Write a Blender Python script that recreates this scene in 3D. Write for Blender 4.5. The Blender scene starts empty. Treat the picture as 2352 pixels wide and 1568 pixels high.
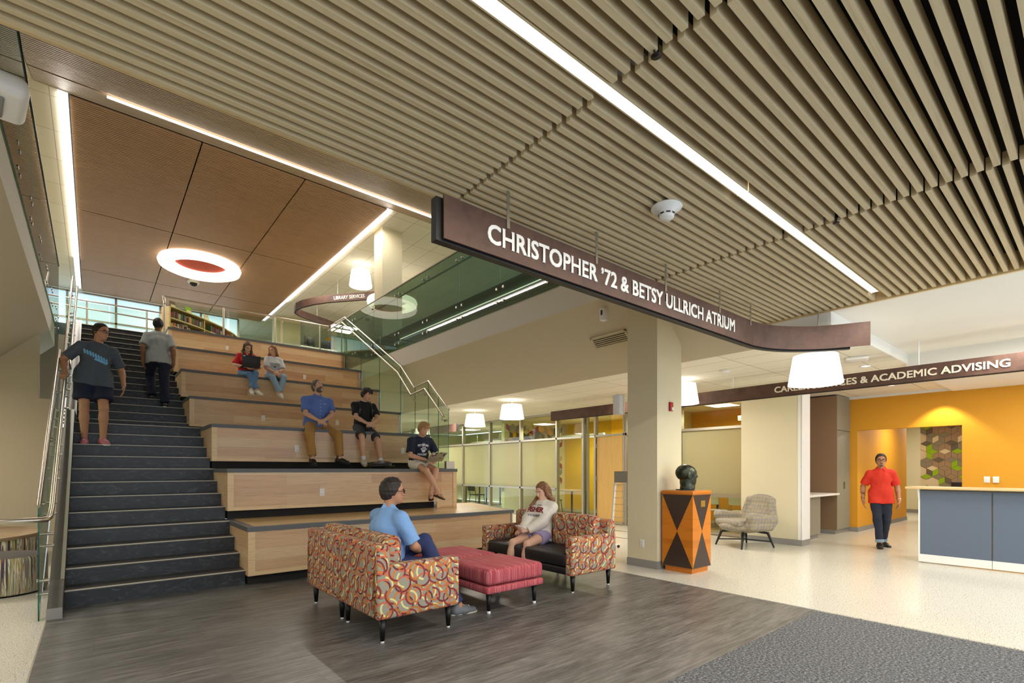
import bpy, bmesh, math, random
import numpy as np
from mathutils import Vector, Matrix
from mathutils.bvhtree import BVHTree

# ---------------------------------------------------------------- camera, world, exposure
SC = bpy.context.scene
COL = SC.collection
EYE = 1.41
cd = bpy.data.cameras.new('camera')
cam = bpy.data.objects.new('camera', cd); COL.objects.link(cam)
cd.sensor_width = 36.0; cd.lens = 36.0 * 1150.0 / 2352.0
cd.shift_x = 0.0; cd.shift_y = 294.0 / 2352.0
cd.clip_start = 0.05; cd.clip_end = 200
cam.location = (0, 0, EYE)
cam.rotation_euler = (math.pi / 2, 0, -math.radians(39.86))
SC.camera = cam
SC.view_settings.view_transform = 'Standard'
SC.view_settings.look = 'None'
SC.view_settings.gamma = 1.0
SC.view_settings.exposure = 0.38
SC.view_settings.use_curve_mapping = False
SC.cycles.max_bounces = 7
SC.cycles.diffuse_bounces = 4
SC.cycles.glossy_bounces = 3
SC.cycles.transparent_max_bounces = 14
SC.cycles.transmission_bounces = 3
SC.cycles.caustics_reflective = False
SC.cycles.caustics_refractive = False
SC.cycles.sample_clamp_indirect = 4.0
SC.cycles.use_denoising = True

w = bpy.data.worlds.new('world'); SC.world = w; w.use_nodes = True
wn = w.node_tree.nodes; bg = wn['Background']
bg.inputs[0].default_value = (0.74, 0.86, 1.0, 1)     # daylight-blue ambient fill entering the open sides, no glazing modelled there
bg.inputs[1].default_value = 1.7

def area(name, loc, size, power, color, rot=(0, 0, 0), spread=180):
    l = bpy.data.lights.new(name, 'AREA'); l.shape = 'RECTANGLE'
    l.size, l.size_y = size; l.energy = power; l.color = color; l.spread = math.radians(spread)
    o = bpy.data.objects.new(name, l); COL.objects.link(o)
    o.location = loc; o.rotation_euler = rot; o['kind'] = 'helper'
    return o
def disc_light(name, loc, power, color, d=0.5):
    l = bpy.data.lights.new(name, 'AREA'); l.shape = 'DISK'; l.size = d; l.energy = power; l.color = color
    o = bpy.data.objects.new(name, l); COL.objects.link(o); o.location = loc; o['kind'] = 'helper'
    return o
WARM = (1.0, 0.90, 0.78); NEUT = (1.0, 0.93, 0.84)
# linear fixtures in the ceilings, plus two added lamps behind the camera
area('light_lounge_ceiling', (3.2, 1.535, 3.10), (6.2, 0.06), 75, NEUT)
area('light_lounge_ceiling', (1.4, -1.6, 3.14), (5.0, 0.5), 90, NEUT)  # added fill lamp, unseen behind the camera
area('light_lounge_ceiling', (6.8, -1.6, 3.14), (5.0, 0.5), 90, NEUT)  # second added fill lamp behind the camera, farther right
area('light_strip_upper', (5.86, 16.4, 8.05), (0.08, 9.0), 190, NEUT)
area('light_strip_upper', (-0.42, 16.4, 8.05), (0.08, 9.0), 160, NEUT)
#area('light_strip_slope', (3.6, 10.83, 7.64), (6.8, 0.06), 120, NEUT, (math.radians(-25), 0, 0), 130)
# ceiling fixtures of the ground floor bays and of the offices behind the glazing
for (x, y, p) in ((8.6, 6.2, 70), (8.4, 12.8, 90), (9.0, 16.5, 70)):
    area('light_troffer', (x, y, 3.0), (0.6, 0.6), p, WARM)
for (x, y, p) in ((11.8, 10.4, 75), (11.8, 15.5, 75), (11.9, 5.7, 45)):
    area('light_office', (x, y, 2.75), (0.15, 1.6), p, (1.0, 0.9, 0.70))
area('light_office', (15.5, 2.8, 2.7), (0.6, 0.6), 38, WARM)
area('light_office', (18.6, 3.2, 2.9), (0.6, 0.6), 45, WARM)
for (x, y, p) in ((8.4, 0.6, 38), (11.6, 0.6, 34), (11.6, 2.6, 14)):
    area('light_troffer', (x, y, 2.96 if x > 9.7 else 3.16), (0.6, 0.6), p, NEUT)
for (x, y, p) in ((9.5, 12, 70), (9.5, 19, 90), (3, 23, 90), (-3.0, 14, 80), (-3.0, 20, 80)):
    area('light_troffer', (x, y, 7.95), (1.2, 1.2), p, WARM)
area('light_troffer', (-2.4, 9.6, 2.9), (0.6, 0.6), 60, WARM)
area('light_troffer', (-2.6, 6.0, 2.9), (0.6, 0.6), 60, WARM)
l = bpy.data.lights.new('light_wallwash', 'SPOT'); l.energy = 75; l.color = (1, .82, .5); l.spot_size = math.radians(95); l.spot_blend = .35; l.shadow_soft_size = .04
o = bpy.data.objects.new('light_wallwash', l); COL.objects.link(o); o.location = (12.93, 2.19, 3.0); o['kind'] = 'helper'

# ---------------------------------------------------------------- materials
def lin(h):
    if isinstance(h, str):
        h = h.lstrip('#'); c = [int(h[i:i + 2], 16) / 255 for i in (0, 2, 4)]
    else: c = list(h)
    return tuple((x / 12.92 if x <= 0.04045 else ((x + 0.055) / 1.055) ** 2.4) for x in c) + (1.0,)
M = {}
class NT:
    def __init__(s, name, rough=0.5, metal=0.0, spec=0.5):
        m = bpy.data.materials.new(name); m.use_nodes = True; s.m = m
        s.t = m.node_tree; s.n = s.t.nodes; s.l = s.t.links
        s.b = s.n['Principled BSDF']; s.b.inputs['Roughness'].default_value = rough
        s.b.inputs['Metallic'].default_value = metal
        s.b.inputs['Specular IOR Level'].default_value = spec
        s.out = s.n['Material Output']
    def node(s, kind, **kw):
        n = s.n.new('ShaderNode' + kind)
        for k, v in kw.items():
            if k.startswith('i_'):
                key = k[2:]
                key = int(key) if key.isdigit() else key.replace('_', ' ')
                n.inputs[key].default_value = v
            else: setattr(n, k, v)
        return n
    def link(s, a, b): s.l.new(a, b)
    def uv(s, scale=(1, 1, 1), loc=(0, 0, 0), rot=(0, 0, 0), obj=False):
        tc = s.node('TexCoord'); mp = s.node('Mapping')
        mp.inputs['Scale'].default_value = scale; mp.inputs['Location'].default_value = loc; mp.inputs['Rotation'].default_value = rot
        s.link(tc.outputs['Object' if obj else 'UV'], mp.inputs[0]); return mp.outputs[0]
    def ramp(s, fac, stops, interp='LINEAR'):
        r = s.node('ValToRGB'); r.color_ramp.interpolation = interp
        e = r.color_ramp.elements
        while len(e) < len(stops): e.new(0.5)
        for i, (p, c) in enumerate(stops): e[i].position = p; e[i].color = lin(c)
        s.link(fac, r.inputs[0]); return r.outputs[0]
    def noise(s, vec, scale=5, detail=2, rough=.5, dist=0):
        n = s.node('TexNoise'); n.inputs['Scale'].default_value = scale; n.inputs['Detail'].default_value = detail
        n.inputs['Roughness'].default_value = rough; n.inputs['Distortion'].default_value = dist
        s.link(vec, n.inputs['Vector']); return n.outputs['Fac']
    def mix(s, fac, a, b, mode='MIX'):
        n = s.node('Mix'); n.data_type = 'RGBA'; n.blend_type = mode
        if hasattr(fac, 'is_linked'): s.link(fac, n.inputs[0])
        else: n.inputs[0].default_value = fac
        for x, i in ((a, 6), (b, 7)):
            if hasattr(x, 'is_linked'): s.link(x, n.inputs[i])
            else: n.inputs[i].default_value = lin(x)
        return n.outputs[2]
    def math(s, op, a, b=None, c=None):
        n = s.node('Math'); n.operation = op
        for i, x in enumerate((a, b, c)):
            if x is None: continue
            if hasattr(x, 'is_linked'): s.link(x, n.inputs[i])
            else: n.inputs[i].default_value = x
        return n.outputs[0]
    def color(s, c):
        if hasattr(c, 'is_linked'): s.link(c, s.b.inputs['Base Color'])
        else: s.b.inputs['Base Color'].default_value = lin(c)
        return s
    def bump(s, h, strength=.3, dist=.01):
        n = s.node('Bump'); n.inputs['Strength'].default_value = strength; n.inputs['Distance'].default_value = dist
        s.link(h, n.inputs['Height']); s.link(n.outputs[0], s.b.inputs['Normal']); return s

def plain(name, c, rough=.6, metal=0, spec=.5, grain=0.0):
    t = NT(name, rough, metal, spec)
    v = t.uv(obj=True)
    if grain:
        n = t.noise(v, 60, 3)
        base = lin(c)
        t.color(t.mix(t.math('MULTIPLY', n, grain), c, tuple(max(0, x * .6) for x in srgb(c))))
    else:
        n = t.noise(v, 2.2, 3)
        t.color(t.mix(t.math('MULTIPLY', n, .12), c, tuple(x * .88 for x in srgb(c))))
    M[name] = t.m; return t.m
def srgb(h):
    if isinstance(h, str):
        h = h.lstrip('#'); return [int(h[i:i + 2], 16) / 255 for i in (0, 2, 4)]
    return list(h)
def glow(name, c, s):
    t = NT(name); t.color('#ffffff'); t.b.inputs['Emission Color'].default_value = lin(c); t.b.inputs['Emission Strength'].default_value = s
    M[name] = t.m
def glass(name, tint, refl=1.0, haze=0.0, hazec='#dfe4c8'):
    m = bpy.data.materials.new(name); m.use_nodes = True; n = m.node_tree.nodes; l = m.node_tree.links
    n.remove(n['Principled BSDF']); out = n['Material Output']
    tr = n.new('ShaderNodeBsdfTransparent'); tr.inputs[0].default_value = lin(tint)
    gl = n.new('ShaderNodeBsdfGlossy'); gl.inputs['Roughness'].default_value = .02
    fr = n.new('ShaderNodeFresnel'); fr.inputs[0].default_value = 1.5
    mu = n.new('ShaderNodeMath'); mu.operation = 'MULTIPLY'; mu.inputs[1].default_value = refl; l.new(fr.outputs[0], mu.inputs[0])
    ge = n.new('ShaderNodeNewGeometry'); iv = n.new('ShaderNodeMath'); iv.operation = 'SUBTRACT'; iv.inputs[0].default_value = 1.0; l.new(ge.outputs['Backfacing'], iv.inputs[1]); m3 = n.new('ShaderNodeMath'); m3.operation = 'MULTIPLY'; l.new(mu.outputs[0], m3.inputs[0]); l.new(iv.outputs[0], m3.inputs[1])
    mx = n.new('ShaderNodeMixShader'); l.new(m3.outputs[0], mx.inputs[0]); l.new(tr.outputs[0], mx.inputs[1]); l.new(gl.outputs[0], mx.inputs[2])
    last = mx
    if haze:
        df = n.new('ShaderNodeBsdfDiffuse'); df.inputs[0].default_value = lin(hazec)
        tl = n.new('ShaderNodeBsdfTranslucent'); tl.inputs[0].default_value = lin(hazec)
        ad = n.new('ShaderNodeMixShader'); ad.inputs[0].default_value = .5; l.new(df.outputs[0], ad.inputs[1]); l.new(tl.outputs[0], ad.inputs[2])
        m2 = n.new('ShaderNodeMixShader'); m2.inputs[0].default_value = haze; l.new(mx.outputs[0], m2.inputs[1]); l.new(ad.outputs[0], m2.inputs[2]); last = m2
    l.new(last.outputs[0], out.inputs['Surface'])
    M[name] = m

def planks(name, cols, bw, bh, rough=.4, rot=False, grain=.5, mortar=.0015, mcol='#7a5a3a', gs=(1.5, 28)):
    t = NT(name, rough)
    v = t.uv(rot=(0, 0, math.pi / 2) if rot else (0, 0, 0))
    br = t.node('TexBrick'); br.offset = .37; br.offset_frequency = 2; br.squash = 1.0
    br.inputs['Scale'].default_value = 1; br.inputs['Mortar Size'].default_value = mortar
    br.inputs['Brick Width'].default_value = bw; br.inputs['Row Height'].default_value = bh
    br.inputs['Color1'].default_value = (0, 0, 0, 1); br.inputs['Color2'].default_value = (1, 1, 1, 1); br.inputs['Mortar'].default_value = (.5, .5, .5, 1)
    br.inputs['Mortar Smooth'].default_value = 0
    t.link(v, br.inputs['Vector'])
    st = [(i / (len(cols) - 1), c) for i, c in enumerate(cols)]
    base = t.ramp(br.outputs['Color'], st)
    # per plank offset of the grain
    mp = t.node('Mapping'); mp.inputs['Scale'].default_value = (gs[0], gs[1], 1); t.link(v, mp.inputs[0])
    g = t.noise(mp.outputs[0], 1.6, 5, .6, 1.2)
    gr = t.ramp(g, [(.3, (1 - grain * .5,) * 3), (.52, (.97,) * 3), (.75, (1, 1, 1))])
    c = t.mix(1.0, base, gr, 'MULTIPLY')
    c = t.mix(br.outputs['Fac'], c, mcol)
    t.color(c)
    M[name] = t.m; return t.m

def wood(name, c1, c2, rough=.45, scale=(1.2, 22)):
    t = NT(name, rough); v = t.uv(scale=(scale[0], scale[1], 1))
    g = t.noise(v, 1.5, 5, .6, 1.0); t.color(t.ramp(g, [(.28, c2), (.5, c1), (.8, c1)])); M[name] = t.m; return t.m

plain('wall_cream', '#d9cfae', .85); plain('wall_beige', '#cdc1a4', .85); plain('wall_white', '#e6e4dc', .8); plain('soffit', '#cfc4ab', .85)
plain('ceiling_white', '#eceae2', .9); plain('wall_yellow', '#d99a20', .7); plain('wall_yellow_bright', '#f0bf20', .7)
plain('wall_olive', '#dad5aa', .8)
plain('brown_panel', '#8d7358', .5); plain('grey_panel', '#8c8878', .45); plain('base_grey', '#8d8a84', .6)
plain('nosing_grey', '#5c5d5e', .5); plain('black', '#0d0d0e', .5); plain('near_black', '#17171a', .45); plain('black_leather', '#1d1c1e', .42)
plain('black_recess', '#15130f', .8); plain('dark_metal', '#2a2624', .4, .6)
plain('steel', '#b8b0a2', .34, 1.0); plain('white_plastic', '#ecebe6', .4); plain('grey_plastic', '#8e8d88', .5)
plain('aluminium', '#b9b2a2', .35, .85); plain('frame_tan', '#a89e8a', .45, .3)
plain('desk_blue', '#5d6a7c', .5); plain('red_plastic', '#b3202a', .4); plain('brass', '#c9a348', .35, .8)
plain('ceiling_black', '#0c0b0a', .95); plain('slab_dark', '#56655d', .7)
plain('shade_cord', '#d8d5ca', .5); plain('stringer', '#55504c', .45, .2)
glow('lamp_white', '#fff4e2', .95); glow('strip', '#fff3e4', 7.0); glow('strip_dim', '#fff3e4', 2.5); glow('lamp_ring', '#fff2dc', 1.7)
glow('sky_pane', '#a5d6f7', .8)
glass('glass_green', '#ecf4ec', 1.2, .12, '#b4ccb0'); glass('glass_clear', '#eef5ea', 1.4); glass('glass_edge', '#3f9c86', .8)
glass('glass_film', '#e0e2ca', 1.0, .58, '#cfcfb0'); glass('glass_balcony', '#c6d6c8', 1.6, .28, '#7f9c8a'); plain('nosing_pale', '#c4bba8', .4)
planks('maple', ['#cfa680', '#dcba8f', '#d6ac80', '#e4c99f', '#c99f78', '#deba90'], 1.35, .148, .35, grain=.22, mortar=.0008, mcol='#b08a62')
planks('maple_floor', ['#d2ac78', '#dfbf8c', '#d8b27c', '#e6c998'], 1.5, .12, .25, grain=.2, mortar=.0008, mcol='#b08a62')
wood('maple_trim', '#e0c193', '#cba676', .4)
wood('slat_wood', '#d2c09a', '#bca984', .55, (.8, 14))
wood('slat_fine', '#c2a987', '#a58b68', .55, (.8, 14))
wood('ceiling_wood', '#b8926d', '#a27d58', .5, (.8, 14))
wood('sign_top_wood', '#dcc08c', '#c9a873', .4)
# rusty brown sign metal
t = NT('sign_brown', .55, .25); v = t.uv(obj=True); n = t.noise(v, 5, 6, .7); t.color(t.ramp(n, [(.3, '#463129'), (.6, '#5c4236'), (.8, '#664b3e')])); M['sign_brown'] = t.m
# dark streaked floor
t = NT('floor_dark', .38); v = t.uv(scale=(.9, 5, 1)); n = t.noise(v, 1.6, 7, .72, .8); v2 = t.uv(scale=(1.4, 22, 1)); n2 = t.noise(v2, 2.0, 5, .7)
c = t.ramp(n, [(.30, '#565552'), (.5, '#72706c'), (.72, '#918e89')]); c2 = t.ramp(n2, [(.35, '#a5a5a5'), (.6, '#ffffff')])
br = t.node('TexBrick'); br.offset = .4
for k_, v_ in (('Scale', 1), ('Mortar Size', .0012), ('Brick Width', 1.2), ('Row Height', .3)): br.inputs[k_].default_value = v_
br.inputs['Color1'].default_value = (.82, .82, .82, 1); br.inputs['Color2'].default_value = (1, 1, 1, 1); br.inputs['Mortar'].default_value = (.55, .55, .55, 1)
t.link(t.uv(), br.inputs['Vector']); c = t.mix(1.0, c, c2, 'MULTIPLY'); c = t.mix(1.0, c, br.outputs['Color'], 'MULTIPLY'); t.color(c); M['floor_dark'] = t.m
# dark marbled stair rubber
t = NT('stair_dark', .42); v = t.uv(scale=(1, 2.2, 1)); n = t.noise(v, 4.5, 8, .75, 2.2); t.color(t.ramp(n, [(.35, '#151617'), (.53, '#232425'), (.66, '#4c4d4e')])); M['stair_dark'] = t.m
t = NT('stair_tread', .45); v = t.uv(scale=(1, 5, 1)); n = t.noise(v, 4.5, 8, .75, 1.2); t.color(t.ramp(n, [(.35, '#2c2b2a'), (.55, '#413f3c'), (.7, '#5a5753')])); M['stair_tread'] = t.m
# terrazzo
t = NT('terrazzo', .22); v = t.uv(); n = t.noise(v, 120, 2, .6); n2 = t.noise(v, 60, 2, .6)
c = t.ramp(n, [(.36, '#959182'), (.44, '#d3d1c4'), (.62, '#d9d7cb'), (.7, '#efede4')]); c2 = t.ramp(n2, [(.33, '#c9bda0'), (.42, '#ffffff')]); t.color(t.mix(1.0, c, c2, 'MULTIPLY')); M['terrazzo'] = t.m
# walk-off carpet
t = NT('carpet', .95); v = t.uv(); n = t.noise(v, 55, 3, .85); c = t.ramp(n, [(.36, '#2a2b2d'), (.5, '#525355'), (.63, '#8d8f90')]); t.color(c); t.bump(n, .6, .01); M['carpet'] = t.m
t = NT('office_carpet', .95); v = t.uv(); n = t.noise(v, 30, 3, .8); t.color(t.ramp(n, [(.35, '#6b6a58'), (.6, '#a5a284')])); M['office_carpet'] = t.m
# acoustic tile ceiling
t = NT('tile_ceiling', .9); br = t.node('TexBrick'); br.offset = 0
for k_, v_ in (('Scale', 1), ('Mortar Size', .008), ('Brick Width', 1.22), ('Row Height', .61)): br.inputs[k_].default_value = v_
br.inputs['Color1'].default_value = lin('#e6e0cf'); br.inputs['Color2'].default_value = lin('#ebe6d6'); br.inputs['Mortar'].default_value = lin('#b5ad99')
t.link(t.uv(rot=(0, 0, math.pi / 2)), br.inputs['Vector']); t.color(br.outputs['Color']); M['tile_ceiling'] = t.m

# ---------------------------------------------------------------- mesh helpers
class MB:
    """collects polygons with materials, then links them as one mesh object"""
    def __init__(s): s.v = []; s.f = []; s.m = []; s.mats = []; s.cur = 0; s.sm = []; s.smooth = False
    def use(s, name):
        if name not in s.mats: s.mats.append(name)
        s.cur = s.mats.index(name); return s
    def add(s, vs, fs, smooth=None):
        b = len(s.v); s.v += [tuple(x) for x in vs]
        for f in fs: s.f.append([b + i for i in f]); s.m.append(s.cur); s.sm.append(s.smooth if smooth is None else smooth)
        return s
    def box(s, x0, x1, y0, y1, z0, z1, R=None):
        x0, x1 = sorted((x0, x1)); y0, y1 = sorted((y0, y1)); z0, z1 = sorted((z0, z1))
        vs = [(x0, y0, z0), (x1, y0, z0), (x1, y1, z0), (x0, y1, z0), (x0, y0, z1), (x1, y0, z1), (x1, y1, z1), (x0, y1, z1)]
        if R is not None: vs = [R @ Vector(p) for p in vs]
        return s.add(vs, [(0, 3, 2, 1), (4, 5, 6, 7), (0, 1, 5, 4), (1, 2, 6, 5), (2, 3, 7, 6), (3, 0, 4, 7)], False)
    def rbox(s, x0, x1, y0, y1, z0, z1, r=.02, seg=3, R=None):
        bm = bmesh.new(); bmesh.ops.create_cube(bm, size=1)
        for v in bm.verts: v.co = Vector(((x0 + x1) / 2 + v.co.x * (x1 - x0), (y0 + y1) / 2 + v.co.y * (y1 - y0), (z0 + z1) / 2 + v.co.z * (z1 - z0)))
        bmesh.ops.bevel(bm, geom=bm.edges[:], offset=r, segments=seg, affect='EDGES', profile=.5)
        return s.frombm(bm, R, True)
    def frombm(s, bm, R=None, smooth=False):
        bm.verts.index_update(); b = [(R @ v.co if R is not None else v.co) for v in bm.verts]
        s.add(b, [[v.index for v in f.verts] for f in bm.faces], smooth); bm.free(); return s
    def prism(s, pts, a, b, axis='x', smooth=False):
        """extrude the 2D polygon pts from a to b along axis"""
        n = len(pts)
        def P(p, t):
            return {'x': (t, p[0], p[1]), 'y': (p[0], t, p[1]), 'z': (p[0], p[1], t)}[axis]
        vs = [P(p, a) for p in pts] + [P(p, b) for p in pts]
        fs = [tuple(range(n - 1, -1, -1)), tuple(range(n, 2 * n))] + [(i, (i + 1) % n, n + (i + 1) % n, n + i) for i in range(n)]
        return s.add(vs, fs, smooth)
    def tube(s, path, r, n=10, r2=None, caps=True, flat=1.0):
        path = [Vector(p) for p in path]; m = len(path); rings = []
        T0 = (path[1] - path[0]).normalized()
        up = Vector((0, 0, 1)) if abs(T0.z) < .95 else Vector((1, 0, 0))
        N = T0.cross(up).normalized()
        for i, p in enumerate(path):
            T = (path[min(i + 1, m - 1)] - path[max(i - 1, 0)]).normalized()
            N = (N - T * N.dot(T)).normalized(); B = T.cross(N)
            rr = r if r2 is None else r + (r2 - r) * i / (m - 1)
            if hasattr(r, '__len__'): rr = r[i]
            sc = 1.0
            if 0 < i < m - 1:
                c = (path[i] - path[i - 1]).normalized().dot((path[i + 1] - path[i]).normalized())
                sc = 1 / max(.5, math.sqrt((1 + c) / 2))
            rings.append([p + (N * math.cos(2 * math.pi * k / n) + B * math.sin(2 * math.pi * k / n) * flat) * rr * (sc if n > 4 else 1) for k in range(n)])
        vs = [q for R_ in rings for q in R_]; fs = []
        for i in range(m - 1):
            for k in range(n): fs.append((i * n + k, i * n + (k + 1) % n, (i + 1) * n + (k + 1) % n, (i + 1) * n + k))
        s.add(vs, fs, True)
        if caps: s.add(rings[0] + rings[-1], [tuple(range(n - 1, -1, -1)), tuple(range(n, 2 * n))], False)
        return s
    def lathe(s, prof, c=(0, 0, 0), n=28, R=None, closed=False):
        vs = []; m = len(prof)
        for (r, z) in prof:
            for k in range(n):
                a = 2 * math.pi * k / n; p = Vector((r * math.cos(a), r * math.sin(a), z))
                if R is not None: p = R @ p
                vs.append(p + Vector(c))
        fs = []
        for i in range(m if closed else m - 1):
            j = (i + 1) % m
            for k in range(n): fs.append((i * n + k, i * n + (k + 1) % n, j * n + (k + 1) % n, j * n + k))
        return s.add(vs, fs, True)
    def build(s, name, mat=None, parent=None, loc=None, rot=None, auto=False, uvrot=False):
        me = bpy.data.meshes.new(name); me.from_pydata(s.v, [], s.f)
        names = s.mats if s.mats else [mat]
        for k in names: me.materials.append(M[k] if isinstance(k, str) else k)
        if s.mats: me.polygons.foreach_set('material_index', s.m)
        me.polygons.foreach_set('use_smooth', s.sm)
        me.update()
        boxuv(me)
        o = bpy.data.objects.new(name, me); COL.objects.link(o)
        if parent: o.parent = parent
        if loc: o.location = loc
        if rot: o.rotation_euler = rot
        return o
def boxuv(me):
    nl = len(me.loops); uv = me.uv_layers.new(name='UVMap')
    co = np.empty(len(me.vertices) * 3); me.vertices.foreach_get('co', co); co = co.reshape(-1, 3)
    li = np.empty(nl, np.int32); me.loops.foreach_get('vertex_index', li)
    npol = len(me.polygons); nr = np.empty(npol * 3); me.polygons.foreach_get('normal', nr); nr = np.abs(nr.reshape(-1, 3))
    tot = np.empty(npol, np.int32); me.polygons.foreach_get('loop_total', tot)
    ax = np.repeat(np.argmax(nr, 1), tot); P = co[li]; out = np.empty((nl, 2))
    for a, (i, j) in enumerate(((1, 2), (0, 2), (0, 1))):
        m_ = ax == a; out[m_, 0] = P[m_, i]; out[m_, 1] = P[m_, j]
    uv.data.foreach_set('uv', out.ravel())

def tag(o, label=None, cat=None, group=None, kind=None):
    if label: o['label'] = label
    if cat: o['category'] = cat
    if group: o['group'] = group
    if kind: o['kind'] = kind
    return o
def empty(name, loc=(0, 0, 0), rz=0, label=None, cat=None, group=None):
    o = bpy.data.objects.new(name, None); COL.objects.link(o); o.location = loc; o.rotation_euler = (0, 0, rz)
    o.empty_display_size = .1
    return tag(o, label, cat, group)
def struct(name, mb, mat=None): return tag(mb.build(name, mat), kind='structure')
def kids(o): return [c for c in bpy.data.objects if c.parent == o]
def copy_tree(o, parent=None):
    c = o.copy(); COL.objects.link(c); c.parent = parent
    for ch in kids(o): copy_tree(ch, c)
    return c
def dup(root, loc, rz, label, group=None):
    r = copy_tree(root); r.location = loc; r.rotation_euler = (0, 0, rz); tag(r, label, None, group); return r
def text_mesh(txt, size, depth=.004, bold=.0, space=1.0, align='CENTER', shear=0):
    cu = bpy.data.curves.new('txt', 'FONT'); cu.body = txt; cu.size = size; cu.extrude = depth; cu.offset = bold * size
    cu.align_x = align; cu.space_character = space; cu.shear = shear; cu.resolution_u = 3
    ob = bpy.data.objects.new('txt', cu); COL.objects.link(ob)
    bpy.context.view_layer.update()
    me = bpy.data.meshes.new_from_object(ob.evaluated_get(bpy.context.evaluated_depsgraph_get()))
    bpy.data.objects.remove(ob); bpy.data.curves.remove(cu)
    vs = [v.co.copy() for v in me.vertices]; fs = [tuple(p.vertices) for p in me.polygons]
    bpy.data.meshes.remove(me)
    return vs, fs
def fitw(vs, width, height=None):
    x0 = min(v.x for v in vs); x1 = max(v.x for v in vs); y0 = min(v.y for v in vs); y1 = max(v.y for v in vs)
    sx = width / (x1 - x0); sy = sx if height is None else height / (y1 - y0)
    return [Vector(((v.x - (x0 + x1) / 2) * sx, (v.y - (y0 + y1) / 2) * sy, v.z)) for v in vs]
# ---------------------------------------------------------------- the hall
R_ = 0.178; TR = 0.305
def nos(n): return 6.82 + TR * (n - 1) if n <= 12 else 11.62 + TR * (n - 13)     # Y of the n-th nosing
FL2 = 28 * R_
YF = {1: 6.67, 2: 7.88, 3: 9.10, 4: 11.50, 5: 12.69, 6: 13.91, 7: 15.13, 8: 16.35}
XS, XB = -0.23, 1.425
def poly_slab(mb, pts, z0, z1): return mb.prism(pts, z0, z1, 'z')
def quad(mb, a, b, c, d): return mb.add([a, b, c, d], [(0, 1, 2, 3)], False)

b = MB(); poly_slab(b.use('floor_dark'), [(-.34, 1.89), (5.55, 1.89), (5.6, 7.2), (-.34, 7.2)], -.05, 0)
struct('floor', b)
b = MB().use('terrazzo'); b.box(-5, -.34, -3, 14, -.05, 0); b.box(5.58, 13.4, -3, 22, -.05, 0); b.box(13.4, 22, 0, 4.6, -.05, 0); b.box(-.34, 5.58, 7.2, 20, -.06, -.002); b.box(-.34, 5.58, -3, 1.89, -.06, -.012)
struct('floor_terrazzo', b)
b = MB().use('office_carpet'); b.box(10.36, 13.2, 6.2, 20, 0, .004); struct('floor_office_carpet', b)
tag(MB().box(-.34, 5.52, -2.6, 1.885, -.010, .006).build('entrance_carpet', 'carpet'), 'dark grey speckled walk-off carpet set in the floor in the near right corner', 'carpet')
struct('trim_1', MB().box(-.345, -.335, -3, 6.4, -.04, .002), 'aluminium')

# slatted low ceiling over the lounge, in three bays with staggered joints
ZL = 3.2; XJ = [-.62, 1.86, 4.10, 6.34]
def slat_bay(x0, x1, off, name):
    b = MB(); b.use('slat_wood')
    y = 2.83
    i = 0
    while y > -2.6:
        yy = y + off
        if not (1.475 < yy < 1.595) and not (-1.9 < yy < -1.3):
            b.box(x0, x1, yy - .015, yy + .015, ZL, ZL + .082)
        y -= .0715; i += 1
    return struct(name, b)
for i in range(3):
    slat_bay(XJ[i] + (.012 if i else 0), XJ[i + 1] - .012, (0, .034, 0)[i], 'ceiling_slat_bay')
struct('ceiling_plenum', MB().use('ceiling_black').box(-.7, 6.4, -3, 2.93, ZL + .17, ZL + .21))
b = MB().use('sign_top_wood'); b.box(6.34, 6.375, -3, 2.86, ZL - .012, ZL + .25); b.box(-.66, 6.375, 2.86, 2.875, ZL + .01, ZL + .1); b.box(-.66, -.63, -3, 2.86, ZL - .012, ZL + .2); struct('trim_2', b)
# long light slot between the slats
for j, (x0, x1) in enumerate(((-.6, 3.225), (3.235, 6.08))):
    o = MB().use('strip').box(x0, x1, 1.505, 1.565, ZL + .01, ZL + .03).build('light_line')
    tag(o, ('long white light slot between the ceiling slats, the nearer length', 'white light slot between the ceiling slats, the farther length')[j], 'light', 'light slots in the slatted ceiling')
    MB().box(x0, x1, 1.497, 1.505, ZL + .001, ZL + .08).box(x0, x1, 1.565, 1.573, ZL + .001, ZL + .08).build('housing', 'slat_wood', o)
# curved slatted ceiling that climbs to the upper level
prof = [(2.90, 3.22), (3.0, 3.8), (3.6, 4.7), (5.0, 5.7), (7.0, 6.55), (8.9, 7.10), (10.0, 7.44), (10.83, 7.72), (11.9, 8.1)]
def slope_at(d):
    for (a, b_) in zip(prof, prof[1:]):
        L = math.hypot(b_[0] - a[0], b_[1] - a[1])
        if d <= L: return a[0] + (b_[0] - a[0]) * d / L, a[1] + (b_[1] - a[1]) * d / L, math.atan2(b_[1] - a[1], b_[0] - a[0])
        d -= L
    return None
b = MB().use('slat_fine'); d = 0.03
while True:
    r = slope_at(d)
    if r is None: break
    y, z, a = r
    if abs(y - 10.83) > .06:
        c_, s_ = math.cos(a), math.sin(a)
        q = [(y + c_ * u_ - s_ * v_, z + s_ * u_ + c_ * v_) for (u_, v_) in ((-.026, 0), (.026, 0), (.026, .07), (-.026, .07))]
        b.prism(q, -.80 if y < 9 else -.80, 5.86 if y < 8.8 else 7.09, 'x')
    d += .09
struct('ceiling_slope_slats', b)
def strip_of(p, x0, x1, o1, o2, mb):
    up_ = [(y - o1, z + o1 * 1.9) for y, z in p]; return mb.prism(up_ + [(q[0] - o2, q[1] + o2 * 1.5) for q in reversed(up_)], x0, x1, 'x')
b = MB().use('near_black'); strip_of(prof[:6], -.8, 5.86, .045, .03, b); strip_of(prof[5:], -.8, 7.09, .045, .03, b); struct('ceiling_slope_backing', b)
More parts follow.
